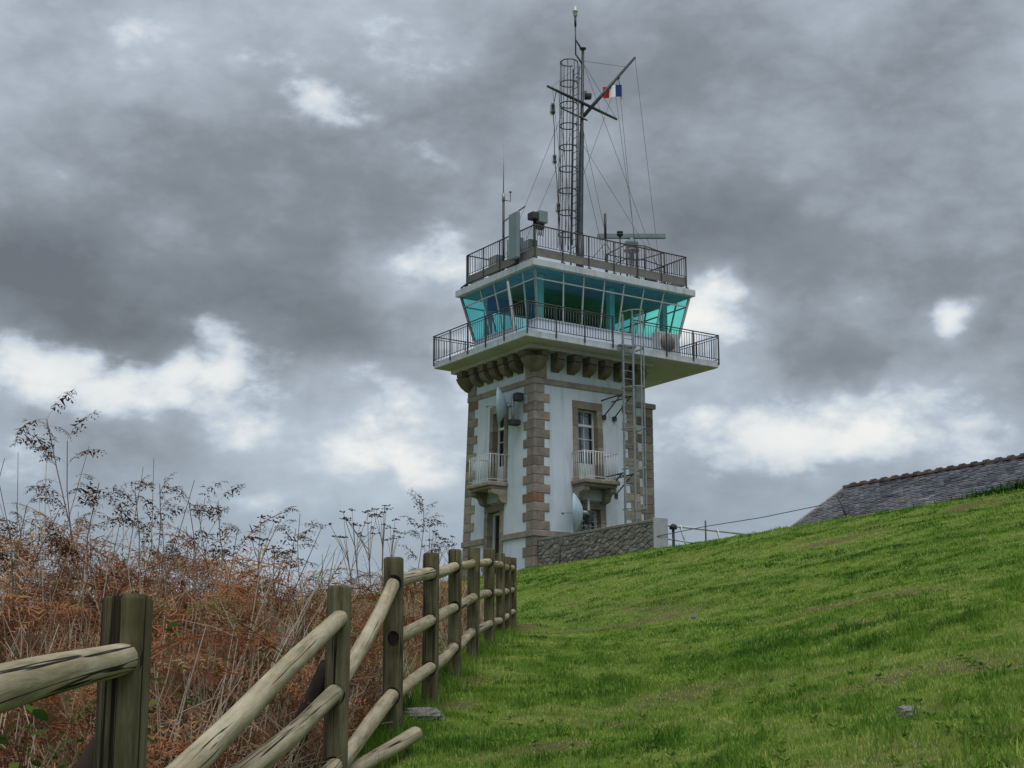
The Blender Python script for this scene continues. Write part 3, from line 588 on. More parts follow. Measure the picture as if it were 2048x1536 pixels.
def gp(side, t, z):      # point on a glazed side: t in 'top' coordinates
    k = (z-ZS)/(ZT-ZS)
    if side == 'R': return (lerp(fR(t), t, k), lerp(BY0, GY0, k), z)
    if side == 'B': return (lerp(fR(t), t, k), lerp(BY1, GY1, k), z)
    if side == 'L': return (lerp(BX0, GX0, k), lerp(fL(t), t, k), z)
    return (lerp(BX1, GX1, k), lerp(fL(t), t, k), z)
for side, ts in (('R', mR), ('L', mL), ('B', mR), ('E', mL)):
    for k, (a, b) in enumerate(zip(ts, ts[1:])):
        w = MB(); z0 = ZS+.02
        door = side == 'L' and k == 1
        if door: z0 = 13.1
        r0 = .055 if k == 0 else .034
        w.path([gp(side, a, z0), gp(side, a, ZT)], r0, 4)
        if k == len(ts)-2 and side in 'LB': w.path([gp(side, b, z0), gp(side, b, ZT)], .055, 4)
        w.path([gp(side, a, ZTR), gp(side, b, ZTR)], .03, 4)
        wf = part('cabin_window', w, MALU, tw)
        for za, zb in ((ZS+.02, ZTR-.03), (ZTR+.03, ZT)):
            if door and za < ZTR-.2: continue
            g = MB(); g.add([gp(side, a+.03, za), gp(side, b-.03, za), gp(side, b-.03, zb), gp(side, a+.03, zb)], [(0,1,2,3)]); part('pane', g, MGLASS, tw, wf)
# the open door in the left side
h0 = np.array(gp('L', mL[2]-.03, 13.1)); h1 = np.array(gp('L', mL[2]-.03, ZTR-.03)); wd = mL[2]-mL[1]-.06
dr = np.array([-sin(radians(38)), -cos(radians(38)), 0])*wd
def dp(s, t): return h0+(h1-h0)*t+dr*s
m = MB()
for (s0,t0,s1,t1) in ((0,0,0,1),(1,0,1,1),(0,1,1,1),(0,0,1,0),(0,.42,1,.42)): m.path([dp(s0,t0), dp(s1,t1)], .045, 4)
m.add([dp(.04,.02), dp(.96,.02), dp(.96,.41), dp(.04,.41)], [(0,1,2,3)])
do = part('cabin_door', m, MWPAINT, tw, label='white framed door standing open on to the deck')
g = MB(); g.add([dp(.05,.44), dp(.95,.44), dp(.95,.98), dp(.05,.98)], [(0,1,2,3)]); part('pane', g, MGLASS, tw, do)
# cabin interior
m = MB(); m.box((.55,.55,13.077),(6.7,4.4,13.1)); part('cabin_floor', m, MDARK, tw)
for x, y in ((.75,.75),(3.95,.75),(6.5,.8),(.8,4.2),(3.95,4.2),(6.5,4.2)):
    m = MB(); m.box((x-.11,y-.11,13.1),(x+.11,y+.11,15.78)); part('cabin_column', m, MW, tw)
m = MB()
for y0 in (.62,): m.box((1.0,y0,13.75),(5.6,y0+.7,13.82)); m.box((1.05,y0+.05,13.1),(1.15,y0+.65,13.75)); m.box((5.45,y0+.05,13.1),(5.55,y0+.65,13.75)); m.box((3.2,y0+.05,13.1),(3.3,y0+.65,13.75))
part('console_desk', m, MINT, tw)
m = MB(); m.box((2.3,2.5,13.1),(4.5,3.5,15.1),.02); part('see_through_block', m, MBOX, tw)  # dark block added to stop sky light showing through the middle panes
m = MB(); m.box((.7,4.05,15.2),(6.6,4.1,15.75)); part('roller_blind', m, MINT, tw)
# roof slab, toe board, roof railing
m = MB(); m.box((-.09,-.09,15.81),(7.37,5.1,16.06),.012); part('roof_slab', m, MCONC, tw)
m = MB(); m.box((.3,.3,16.06),(6.95,4.7,16.12)); part('roof_membrane', m, MSOFF, tw)
rx0, rx1, ry0, ry1 = .06, 7.08, .06, 4.5
m = MB()
for (a, b) in (((rx0,ry0+.02),(rx1,ry0+.05)),((rx0,ry1-.05),(rx1,ry1-.02)),((rx0+.02,ry0+.051),(rx0+.05,ry1-.051)),((rx1-.05,ry0+.051),(rx1-.02,ry1-.051))): m.box((*a,16.22),(*b,16.52))
part('toe_board', m, MTOE, tw)
pr = [0.03,1.24,2.40,3.55,4.65,5.78,6.99]
rail_run(tw, (rx0,ry0), (rx1,ry0), 17.34, 16.58, None, pr, MROOFRAIL, r=.024, step=.122, drop=16.06, base=16.07)
rail_run(tw, (rx0,ry0+.03), (rx0,ry1), 17.34, 16.58, None, [1.1,2.2,3.3,4.44], MROOFRAIL, r=.024, step=.122, drop=16.06, base=16.07)
rail_run(tw, (rx0,ry1), (rx1,ry1), 17.34, 16.58, None, pr, MROOFRAIL, r=.024, step=.122, drop=16.06, base=16.07)
rail_run(tw, (rx1,ry0+.03), (rx1,ry1-.03), 17.34, 16.58, None, [1.1,2.2,3.3], MROOFRAIL, r=.024, step=.122, drop=16.06, base=16.07)
m = MB(); m.path([(-.02,4.9,15.9),(-.03,4.75,16.12),(.0,4.4,16.2),(.0,1.2,16.16)], .035, 6); part('roof_pipe', m, MMET, tw)
# annex behind the right corner
m = MB(); m.box((TX+.02,.8,3.8),(5.82,3.4,11.42)); m.box((TX+.021,.95,11.42),(5.6,3.3,12.68)); part('annex_wall', m, MW, tw)
m = MB(); m.box((TX+.08,.7,11.43),(5.98,3.5,11.62),.015); part('annex_cap', m, MGR, tw)
za = np.linspace(4.6, 11.42, 22)
for k in range(21):
    m = MB(); L = .80 if k % 2 else .46; m.box((5.85-L,.76,za[k]+.006),(5.87,1.2,za[k+1]-.006),.012); part('annex_quoin', m, MGR, tw)
# balconies
def balcony(face, a0, a1):
    P = (lambda u, d, z: (u, -d, z)) if face == 'R' else (lambda u, d, z: (-d, u, z))
    m = MB(); m.box(P(a0-.05,-.02,8.12), P(a1+.05,.80,8.27), .03); m.box(P(a0+.02,-.02,8.03), P(a1-.02,.70,8.119), .02)
    bo = part('balcony', m, MGR, tw, fn=bat)
    for c in (a0+.12, a1-.12):
        b = MB(); pl = [(.02,8.02),(.62,8.02),(.62,7.90),(.55,7.86),(.42,7.84),(.33,7.76),(.30,7.66),(.22,7.58),(.02,7.54)]
        pl = [(-d, z) for d, z in pl]
        b.prism(pl, 'x' if face == 'R' else 'y', c-.12, c+.12); part('balcony_bracket', b, MGR, tw, bo, bat)
    r = MB(); zt, zb = 9.24, 8.36; c = [(a0,.0),(a0,.72),(a1,.72),(a1,.0)]
    for (u0,d0),(u1,d1) in zip(c, c[1:]):
        r.tube(P(u0,d0,zt), P(u1,d1,zt), .02, n=6); r.tube(P(u0,d0,zb), P(u1,d1,zb), .013, n=6)
    for u0, d0 in c[1:3]: r.tube(P(u0,d0,8.27), P(u0,d0,zt), .018, n=6)
    rr = part('balcony_railing', r, MWPAINT, tw, fn=bat)
    for (u0,d0),(u1,d1) in zip(c, c[1:]):
        L = math.hypot(u1-u0, d1-d0); n = int(round(L/.115))
        for k in range(1, n):
            q = P(u0+(u1-u0)*k/n, d0+(d1-d0)*k/n, 0); bq = bat((q[0], q[1], 8.8))
            if 'bb' not in balcony.__dict__: t_ = MB(); t_.tube((0,0,zb),(0,0,zt),.011,n=6); balcony.bb = t_.mesh('baluster', MWPAINT)
            inst('baluster', balcony.bb, tw, (bq[0], bq[1], 0), rr)
    if True:
        s = MB(); s.box(P(a0+.24,.01,7.62), P(a1-.24,.12,8.02)); part('bracket_panel', s, MCEM, tw, bo, bat)
balcony('R', 1.55, 2.92); balcony('L', 1.57, 2.86)

# ------------------------------------------------------------------ things on the tower
def tthing(name, label, cat, org, group=None): return thing(name, label, cat, org, True, group)
# caged ladder on the right face
ld = tthing('caged_ladder', 'tall galvanised caged ladder standing out from the right face of the tower', 'ladder', (3.05,-1.38,5.2))
m = MB()
for x in (2.82,3.27): m.box((x-.03,-1.41,5.15),(x+.03,-1.35,14.15))
part('side_rails', m, MGALV, ld)
m = MB(); m.tube((2.85,-1.38,0),(3.24,-1.38,0),.014,n=6); me = m.mesh('rung', MGALV, (0,0,0))
for k in range(29): o = bpy.data.objects.new('rung', me); COL.objects.link(o); o.parent = ld; o.location = (-3.05,1.38,5.45+k*.29-5.2)
hp = [(2.79+.51*k/0.51*0, 0, 0) for k in range(0)]
def hoop_pts(z, n=12): return [(3.045-.34*cos(pi*k/n), -1.40-.70*sin(pi*k/n)**.7 if 0 < k < n else -1.38, z) for k in range(n+1)]
for z in (7.2,8.6,10.0,11.45,12.87,14.18):
    m = MB(); h = hoop_pts(z); m.path(h, .028, 4); part('cage_hoop', m, MGALV, ld)
for k in (3,6,9):
    m = MB(); x, y, _ = hoop_pts(0)[k]; m.box((x-.022,y-.012,7.2),(x+.022,y+.012,14.18)); part('cage_strap', m, MGALV, ld)
for z in (11.28,8.5):
    m = MB()
    for x, xw in ((2.82,2.95),(3.27,3.42)):
        m.tube((x,-1.35,z),(xw-.05,.0,z),.026,n=6); m.tube((x,-1.2,z-.03),(xw,.0,z-.62),.024,n=6); m.box((xw-.07,-.12,z-.70),(xw+.07,.03,z-.54))
    m.tube((2.82,-.9,z),(3.27,-.9,z),.02,n=6); part('wall_strut', m, MMET, ld)
m = MB(); m.box((2.72,-1.42,13.0),(3.4,-1.17,13.06)); part('step_off_plate', m, MGALV, ld)

def dish(name, label, c, aim, r, pole, boxes):
    t = tthing(name, label, 'dish antenna', c)
    a = np.array(aim, float); a /= np.linalg.norm(a); X = np.cross(a, (0,0,1.)); X /= np.linalg.norm(X); Y = np.cross(X, a)
    m = MB(); dpt = .30*r/.65
    pf = [(0,-dpt),(.3*r,-dpt*.91),(.6*r,-dpt*.64),(.85*r,-dpt*.28),(r,0),(r*1.0,.02),(r*.985,.02),(r*.84,-dpt*.22),(.6*r,-dpt*.57),(.3*r,-dpt*.84),(0,-dpt*.93)]
    m.lathe(c, pf, 36, axis=(X, Y, a)); part('reflector', m, MDISH, t)
    m = MB(); c_ = np.array(c); m.tube(c_-a*dpt*.9, c_+a*.42, .014, n=6); m.lathe(c_+a*.40, [(0,-.03),(.05,-.02),(.05,.02),(.0,.05)], 10, axis=(X, Y, a)); m.tube(c_+a*.36-Y*.07, c_+a*.36+Y*.07, .012, n=6); part('feed', m, MGALV, t)
    m = MB(); b = c_-a*dpt*.95; m.tube(b, b-a*.16, .09, .06, 10); m.tube(b-a*.14, (pole[0], pole[1], b[2]), .05, n=8); m.tube((pole[0],pole[1],pole[2]),(pole[0],pole[1],pole[3]),.055,n=12)
    for z in (pole[2]+.12, pole[3]-.12): m.tube((pole[0],pole[1],z), (pole[4],pole[5],z), .035, n=6)
    part('mounting_pole', m, MGALV, t)
    for q0, q1 in boxes: m = MB(); m.box(q0, q1, .025); part('radio_unit', m, MBOX, t)
    return t
dish('dish_antenna', 'pale blue parabolic dish bracketed beside the upper left balcony window', (-.72,1.18,10.88), (-.88,.685,0), .65, (-.32,.86,10.2,11.25,.0,.86),
     [((-.42,.46,11.0),(-.12,.74,11.28)),((-.52,.62,10.16),(-.14,.92,10.36))])
dish('dish_antenna', 'pale blue parabolic dish low on the right face above the rubble wall', (1.12,-.72,7.05), (-.75,.60,0), .68, (1.9,-.5,6.45,7.65,1.9,.0), [((1.78,-.62,6.75),(2.02,-.38,7.2))])

# mast with caged ladder, yards and gaff
mt = tthing('signal_mast', 'tall dark steel mast with caged ladder, yardarm and gaff on the cabin roof', 'mast', (3.1,1.5,16.12))
mx = lambda z: 3.1+.27*(z-16.1)/9.4
m = MB(); m.path([(mx(16.1),1.5,16.12),(mx(17.9),1.5,17.9)], .15, 14); m.path([(mx(17.9),1.5,17.9),(mx(18.0),1.5,18.0),(mx(22),1.5,22),(mx(22.1),1.5,22.1),(mx(25.4),1.5,25.4)], [.12,.105,.09,.07,.055], 12); m.lathe((mx(25.4),1.5,25.4),[(0,.14),(.13,.08),(.13,.04),(.05,.0)],12); part('mast_pole', m, MMAST, mt)
cc = lambda z: (2.53+.17*(z-17.8)/6.9, 1.5)
for z in np.linspace(17.80, 24.72, 9):
    m = MB(); x, y = cc(z); m.path([(x+.33*cos(t), y+.33*sin(t), z) for t in np.linspace(.5, 2*pi-.5, 22)], .024, 5); part('cage_hoop', m, MMAST, mt)
for t in np.linspace(.75, 2*pi-.75, 7):
    m = MB(); a, b = cc(17.3), cc(24.72); m.tube((a[0]+.33*cos(t), a[1]+.33*sin(t), 17.3), (b[0]+.33*cos(t), b[1]+.33*sin(t), 24.72), .016, n=5); part('cage_strap', m, MMAST, mt)
m = MB()
for dy in (-.19,.19): a, b = cc(16.2), cc(24.9); m.tube((a[0]+.33,1.5+dy,16.15),(b[0]+.33,1.5+dy,24.6),.028,n=6)
for k in range(4): z = 18.5+k*1.9; m.tube((cc(z)[0]+.33,1.5,z),(mx(z),1.5,z),.02,n=6)
part('ladder_rails', m, MMAST, mt)
m = MB(); m.tube((0,-.19,0),(0,.19,0),.013,n=5); me = m.mesh('rung', MMAST)
for k in range(28): z = 16.5+k*.29; inst('rung', me, mt, (cc(z)[0]+.33,1.5,z))
def yard(z, l0, l1, r, ang=15):
    d = np.array([cos(radians(ang)), sin(radians(ang)), 0]); c = np.array([mx(z), 1.5-.08, z]); m = MB(); m.path([c-d*l0, c-d*(l0*.4), c+d*(l1*.4), c+d*l1], [r*.75,r,r,r*.75], 8); part('yardarm', m, MMAST, mt); return c-d*l0, c+d*l1, c, d
yA = yard(23.17, 2.15, 2.1, .06); yB = yard(22.55, 1.35, .25, .035)
gA = np.array([mx(22.7)+.08,1.5,22.7]); gB = np.array([5.93,1.5,25.75])
m = MB(); m.path([gA, gB], [.075,.05], 8); part('gaff', m, MMAST, mt)
m = MB(); x1 = 3.02
m.path([(x1,1.5,25.1),(x1,1.5,26.4)], .028, 6); m.tube((x1,1.5,26.3),(x1,1.5,26.72),.045,n=8); m.tube((x1,1.5,25.15),(mx(24.6),1.5,24.8),.035,n=6); m.tube((x1,1.5,25.75),(mx(25.3),1.5,25.35),.035,n=6)
so_ = part('sensor_arm', m, MMAST, mt); m = MB(); m.lathe((x1,1.5,26.7),[(0,0),(.05,.0),(.085,.06),(.085,.2),(.105,.21),(.105,.25),(.075,.26),(.08,.42),(.0,.44)],14); part('wind_sensor', m, MALU, mt, so_)
m = MB(); m.tube((mx(23.5)+.1,1.42,23.35),(mx(23.5)+.1,1.42,23.7),.05,n=8); m.lathe((mx(23.5)+.16,1.3,23.45),[(0,-.12),(.1,-.1),(.12,.1),(0,.14)],10); part('mast_lamp', m, MBOX, mt)
st = MB(); Rw = .0075
def wire(p, q): st.tube(p, q, Rw, n=4)
top = (mx(24.9),1.5,24.9); mid = (mx(21.6),1.5,21.6)
wire((mx(25.0),1.5,24.95),tuple(gB*.83+gA*.17)); wire(gB,(6.95,1.4,16.6)); wire(top,(.25,2.6,16.3)); wire((mx(23),1.5,23),(.35,1.7,16.3)); wire(mid,(6.4,.35,16.3)); wire(top,(6.6,.8,16.3))
wire(tuple(gA*.3+gB*.7),(mx(20),1.5,20.0)); wire((mx(22),1.5,22.4),(4.2,.8,16.3)); wire((mx(21),1.5,21),(4.0,.9,16.3)); wire(tuple(gA*.33+gB*.67),(5.15,.6,16.3)); wire(tuple(gA*.42+gB*.58),(5.25,.6,16.3))
wire(tuple(yA[2]-yA[3]*1.85),(2.0,.55,16.3)); wire(tuple(yA[2]-yA[3]*1.5),(2.15,.5,16.3)); wire(tuple(yA[2]-yA[3]*1.95),top); wire(tuple(yA[1]),top); wire(tuple(yA[2]-yA[3]*1.35),(2.3,.9,16.3))
part('stay_wires', st, MWIRE, mt)
# string of signal lamps
cord = [tuple(yA[2]-yA[3]*1.62), (1.58,1.02,22.4),(1.62,.98,21.6),(1.60,.95,20.4),(1.66,.9,19.6),(1.68,.85,18.5),(1.72,.8,17.4),(1.75,.75,16.2)]
sl = tthing('signal_lamp_string', 'hanging cord with three caged signal lamps left of the mast', 'signal lamps', (1.75,.75,16.15))
m = MB(); m.path(cord, .016, 5); part('cord', m, MBLACK, sl)
for p, s in ((cord[1],1.15),(cord[3],.9),(cord[5],1.0)):
    m = MB(); x, y, z = p; m.lathe((x,y,z),[(0,.2*s),(.05*s,.18*s),(.075*s,.1*s),(.06*s,.08*s),(.07*s,-.08*s),(.09*s,-.12*s),(.04*s,-.18*s),(0,-.2*s)],12); lo = part('lamp', m, MBOX, sl)
    m = MB()
    for q in range(4): t = q*pi/2+.4; m.path([(x+.05*cos(t),y+.05*sin(t),z+.24*s),(x+.11*cos(t),y+.11*sin(t),z+.1*s),(x+.11*cos(t),y+.11*sin(t),z-.12*s),(x+.04*cos(t),y+.04*sin(t),z-.24*s)], .008, 4)
    part('lamp_guard', m, MALU, sl, lo)
# flag below the gaff
hx = gA*.33+gB*.67; hz_ = hx[2]-.92
fl = tthing('flag', 'small blue, white and red striped flag flying below the gaff', 'flag', (float(hx[0]),1.30,float(hz_)))
fd = np.array([-.829,.559,0])      # the cloth streams to the left
def fpt(s, t):
    a = s*.74; w = .05*sin(s*8+.6)*(.3+s); q = np.array([hx[0],1.30,hz_])+fd*a+np.array([.559,.829,0])*w; return (q[0], q[1], q[2]+t*.50*(1-.06*s)-.05*s+.02*sin(s*7))
for k, mm in enumerate((MBLU, MFWH, MRED)):
    m = MB(); n = 5
    vs = [fpt((k+i/n)/3, j) for j in (0,.5,1) for i in range(n+1)]; m.add(vs, [(j*(n+1)+i, j*(n+1)+i+1, (j+1)*(n+1)+i+1, (j+1)*(n+1)+i) for j in range(2) for i in range(n)], True); part('stripe', m, mm, fl)
m = MB(); m.tube((hx[0],1.30,hz_-.1),(hx[0],1.5,hx[2]),.012,n=5); m.lathe((hx[0],1.46,hx[2]-.06),[(0,-.05),(.04,-.02),(.04,.02),(0,.05)],8); part('halyard', m, MWIRE, fl)
# antennas on the roof
wa = tthing('whip_antenna', 'thin whip antenna on a pole behind the left roof railing', 'antenna', (.4,2.55,16.12))
m = MB(); m.path([(.4,2.55,16.12),(.4,2.55,19.3)],.045,8); part('pole', m, MMET, wa)
m = MB(); m.path([(.4,2.55,19.3),(.4,2.55,21.25)],[.022,.012],6); m.tube((.4,2.55,19.0),(.4,2.55,19.3),.06,n=8); part('whip', m, MGALV, wa)
m = MB(); m.path([(.4,2.55,19.05),(.62,2.42,19.0),(.62,2.42,19.35)],.018,6); m.lathe((.62,2.42,19.35),[(0,.0),(.05,.0),(.05,.03),(0,.05)],8); part('side_probe', m, MMET, wa)
m = MB(); m.tube((.4,2.55,18.2),(.15,.75,18.25),.03,n=6); part('cross_tube', m, MGALV, wa)
pa = tthing('panel_antenna', 'upright grey panel antenna clamped in front of the left roof railing', 'antenna', (-.12,.98,16.15))
m = MB(); m.box((-.26,.70,16.25),(-.1,1.25,17.98),.03); part('panel', m, MPANEL, pa)
m = MB(); m.tube((-.02,.98,16.06),(-.02,.98,17.9),.035,n=8); m.box((-.1,.9,16.6),(.0,1.06,16.7)); m.box((-.1,.9,17.5),(.0,1.06,17.6)); m.path([(-.15,.98,16.26),(-.12,.98,16.12),(.1,1.3,16.1),(.1,2.0,16.12)],.025,6); part('bracket', m, MBOX, pa)
se = tthing('searchlight', 'boxy grey searchlight unit on a post behind the roof corner', 'searchlight', (.55,.75,16.12))
m = MB(); m.tube((.45,.62,16.12),(.45,.62,17.75),.05,n=8); m.path([(.45,.62,17.75),(.38,.5,17.9)],.07,8); part('post', m, MMET, se)
m = MB(); m.box((.5,.36,17.62),(.88,.78,18.08),.03); part('housing', m, MPANEL, se)
m = MB(); m.box((.22,.4,17.72),(.5,.74,17.98),.02); m.box((.5,.5,17.42),(.82,.7,17.62),.02); part('tilt_head', m, MBOX, se)
m = MB()
for q in range(3): m.path([(.5+.1*q,.55,17.45),(.48+.1*q,.5,17.2),(.56+.1*q,.52,17.15),(.6+.1*q,.55,17.45)],.012,5)
part('cables', m, MBLACK, se)
def cabinet(lab, a, b):
    t = tthing('equipment_cabinet', lab, 'cabinet', ((a[0]+b[0])/2,(a[1]+b[1])/2,a[2])); m = MB(); m.box(a, b, .02); part('case', m, MPANEL, t)
    m = MB(); m.box((a[0]-.012,a[1]+.05,a[2]+.05),(a[0]-.002,b[1]-.05,b[2]-.05)); part('door', m, MALU, t)
cabinet('tall grey equipment cabinet nearest the left end of the roof', (.25,2.75,16.12),(.6,3.35,16.98)); cabinet('grey equipment cabinet beside the whip antenna pole', (.35,1.65,16.12),(.7,2.25,17.4)); cabinet('small grey equipment cabinet behind the panel antenna', (.4,.85,16.12),(.75,1.25,17.1))
ra = tthing('radar_scanner', 'grey bar radar scanner on a pedestal at the right end of the roof', 'radar', (5.3,1.2,16.12))
bd = np.array([.829,-.559,0]); bc = np.array([5.35,1.2,18.17]); up = np.array([0,0,1.]); nn = np.array([.559,.829,0])
m = MB(); q = [bc+bd*s*1.3+nn*a*.09+up*z for s in (-1,1) for z in (-.08,.08) for a in (-1,1)]
m.add(q, [(0,1,3,2),(4,6,7,5),(0,4,5,1),(2,3,7,6),(0,2,6,4),(1,5,7,3)]); part('scanner_bar', m, MPANEL, ra)
m = MB(); m.lathe((5.35,1.2,0),[(0,18.1),(.09,18.1),(.12,18.02),(.25,17.95),(.28,17.85),(.21,17.75),(.22,17.62),(0,17.62)],18); part('gearbox', m, MPANEL, ra)
m = MB(); m.lathe((5.35,1.2,0),[(0,17.62),(.30,17.62),(.30,17.58),(.10,17.55),(.09,16.3),(.25,16.2),(.25,16.12)],18); part('pedestal', m, MGALV, ra)
gr = tthing('radar_guard_rail', 'dark tubular guard rail frame standing round the radar pedestal', 'guard rail', (5.4,1.2,16.12))
m = MB(); ring = [(4.6,.55),(4.75,1.95),(6.2,2.0),(6.45,.6),(5.3,.35)]
for z in (17.55,17.0): m.path([(x,y,z) for x,y in ring], .022, 6, closed=True)
for x, y in ring: m.tube((x,y,16.12),(x,y,17.56),.035,n=6)
part('frame', m, MMET, gr)
m = MB(); m.lathe((5.9,.8,0),[(0,16.5),(.2,16.48),(.26,16.4),(.26,16.16),(0,16.12)],14); part('drum', m, MBOX, gr)
pa2 = tthing('pole_antenna', 'plain dark pole antenna between mast and radar', 'antenna', (3.95,1.0,16.12)); m = MB(); m.tube((3.95,1.0,16.12),(3.95,1.0,17.8),.03,n=8); m.tube((3.95,1.0,17.8),(3.95,1.0,18.75),.05,n=8); part('rod', m, MMET, pa2)
m = MB(); m.tube((3.95,1.0,17.6),(3.4,1.2,16.9),.012,n=5); m.tube((3.95,1.0,17.6),(4.4,.8,16.9),.012,n=5); part('brace', m, MMET, pa2)
gm = tthing('mushroom_antenna', 'small dark mushroom antenna on a thin post left of the radar', 'antenna', (4.25,.5,16.12)); m = MB(); m.tube((4.25,.5,16.12),(4.25,.5,17.75),.025,n=6); part('post', m, MMET, gm); m = MB(); m.lathe((4.25,.5,17.72),[(.03,0),(.05,.06),(.12,.1),(.12,.16),(.05,.17),(.12,.2),(.12,.24),(0,.26)],12); part('cap', m, MBLACK, gm)
# deck equipment
ac = tthing('air_conditioner', 'white box air conditioner with round fan grille on the right of the deck', 'air conditioner', (5.5,-.55,13.08))
m = MB(); m.box((4.95,-.78,13.14),(5.95,-.38,13.98),.02); m.box((5.0,-.75,13.076),(5.1,-.41,13.14)); m.box((5.8,-.75,13.076),(5.9,-.41,13.14)); part('case', m, MALU, ac)
m = MB(); Xa = np.array([1.,0,0]); m.lathe((5.36,-.785,13.58),[(0,0),(.33,0),(.33,.012),(0,.014)],24,axis=(Xa,np.array([0,0,1.]),np.array([0,-1.,0]))); part('fan_grille', m, MTOE, ac)
# cabin contents
for k, (x, y) in enumerate(((1.6,1.05),(2.5,1.05),(3.5,1.05),(4.9,1.05))):
    t = tthing('monitor', ['flat monitor on the desk behind the first large cabin pane','flat monitor on the desk behind the second cabin pane','flat monitor on the desk behind the third cabin pane','flat monitor on the desk behind the fifth cabin pane'][k], 'monitor', (x,y,13.82), group='monitors on the console desk')
    m = MB(); m.box((x-.28,y-.02,13.95),(x+.28,y+.03,14.32),.01); m.box((x-.04,y-.01,13.83),(x+.04,y+.04,13.96)); m.box((x-.14,y-.08,13.82),(x+.14,y+.1,13.84)); part('screen', m, MBLACK, t)
for k, (x, y) in enumerate(((2.1,1.9),(4.4,1.9))):
    t = tthing('office_chair', ['dark high backed chair at the desk near the cabin corner','dark high backed chair at the desk right of the cabin column'][k], 'chair', (x,y,13.1))
    m = MB(); m.box((x-.25,y-.25,13.55),(x+.25,y+.25,13.64),.02); part('seat', m, MBLACK, t); m = MB(); m.box((x-.24,y+.22,13.7),(x+.24,y+.3,14.5),.03); part('backrest', m, MBLACK, t); m = MB(); m.tube((x,y,13.12),(x,y,13.55),.04,n=8); m.box((x-.25,y-.03,13.1),(x+.25,y+.03,13.14)); m.box((x-.03,y-.25,13.101),(x+.03,y+.25,13.141)); part('leg', m, MBLACK, t)

# ------------------------------------------------------------------ rubble wall in front of the tower, running towards the right
rw = thing('rubble_wall', 'low grey rubble stone wall running from the tower corner with smooth end pier', 'wall', (0,-3.2,5.0), True)
m = MB(); m.box((.012,-6.3,3.6),(.50,-.18,6.06)); part('wall_core', m, MMORT, rw)
m = MB(); m.box((-.02,-6.3,6.06),(.54,-.18,6.15),.012); part('coping', m, MMORT, rw)
m = MB(); m.box((.0,-6.35,3.6),(.55,-6.301,6.2),.006); part('end_pier', m, MCEM, rw)
def cells(w, h, n, ax, seed):
    """irregular stone outlines: Voronoi cells of scattered seeds in a w x h rectangle, stretched sideways by ax"""
    rg = np.random.default_rng(seed); P = []
    while len(P) < n:
        c = np.array([rg.random()*w, rg.random()*h]); best = c
        cand = [np.array([rg.random()*w, rg.random()*h]) for _ in range(8)]
        P.append(max(cand, key=lambda q: min([((q-p)*np.array([1/ax,1]))@((q-p)*np.array([1/ax,1])) for p in P] or [1])))
    out_ = []
    for i, p in enumerate(P):
        poly = [np.array(q, float) for q in ((0,0),(w,0),(w,h),(0,h))]
        for j, q in enumerate(P):
            if i == j or abs(p[0]-q[0]) > 1.6: continue
            nrm = (q-p)/np.array([ax*ax,1]); mid = (p+q)/2; new = []
            for k in range(len(poly)):
                A, B = poly[k], poly[(k+1) % len(poly)]; da, db = (A-mid)@nrm, (B-mid)@nrm
                if da <= 0: new.append(A)
                if da*db < 0: new.append(A+(B-A)*da/(da-db))
            poly = new
            if len(poly) < 3: break
        if len(poly) >= 3: out_.append((p, poly))
    return out_
rs = random.Random(9)
for p, poly in cells(6.08, 1.62, 265, 1.9, 12):
    c = sum(poly)/len(poly); pts = []
    for k in range(len(poly)):      # cut the corners so the stones are rounded
        A, B = poly[k], poly[(k+1) % len(poly)]; pts += [A+(B-A)*.22, A+(B-A)*.78]
    n = len(pts); vs = []; pr = rs.uniform(-.012,.02)
    for d, gap_, sh in ((.045,.006,1),(-.004-pr,.012,1),(-.014-pr*1.2,.0,.78)):
        for q in pts: dv = q-c; L_ = np.linalg.norm(dv)+1e-9; r_ = c+dv*sh*max(0, 1-gap_/L_)*rs.uniform(.95,1.0); vs.append((d+rs.uniform(-.006,.006), -.2-r_[0], 4.43+r_[1]))
    m = MB(); m.add(vs, [(i*n+q, i*n+(q+1) % n, (i+1)*n+(q+1) % n, (i+1)*n+q) for i in range(2) for q in range(n)]+[tuple(2*n+q for q in range(n))]); part('stone', m, MRUB, rw)
# stake in front of the wall
px, py = t2w((-.5,-2.1,0))[:2]; g = H1(px, py); m = MB(); m.path([(px,py,g-.05),(px+.03,py,g+.5),(px+.02,py,g+.95)],.022,6); m.path([(px+.03,py,g+.6),(px+.13,py,g+.8),(px+.12,py,g+.95)],.014,5)
solo('stake', m, MMET, (px,py,g), 'thin dark stake standing in the grass before the rubble wall', 'stake')
# stair handrail beyond the wall
hr = thing('steel_handrail', 'pale steel handrail with slanting posts beyond the end of the wall', 'handrail', (2.6,-6.1,5.0), True)
m = MB(); m.tube((.56,-6.1,6.03),(4.5,-6.1,5.96),.035); m.tube((.56,-6.1,5.62),(3.6,-6.1,5.45),.03); part('rails', m, MALU, hr)
for x in (1.25,2.75,4.45):
    m = MB(); m.tube((x+.5,-6.1,4.7),(x,-6.1,6.08),.04); part('post', m, MALU, hr)
m = MB(); m.tube((.95,-6.12,4.8),(.95,-6.12,6.0),.045); m.lathe((.95,-6.12,6.0),[(0,-.1),(.12,-.08),(.12,.04),(0,.1)],10); part('gate_post', m, MBOX, hr)
m = MB(); m.box((.56,-6.2,5.05),(2.4,-6.0,5.16)); part('foot_beam', m, MALU, hr)
wl = thing('wire_line', 'single dark wire strung from the wall to a post by the slate roof', 'wire', t2w((2,-6.4,5.0)))
a = t2w((.1,-6.36,5.62)); b = t2w((1.85,-6.6,6.02)); c = (8.9,44.0,6.18)
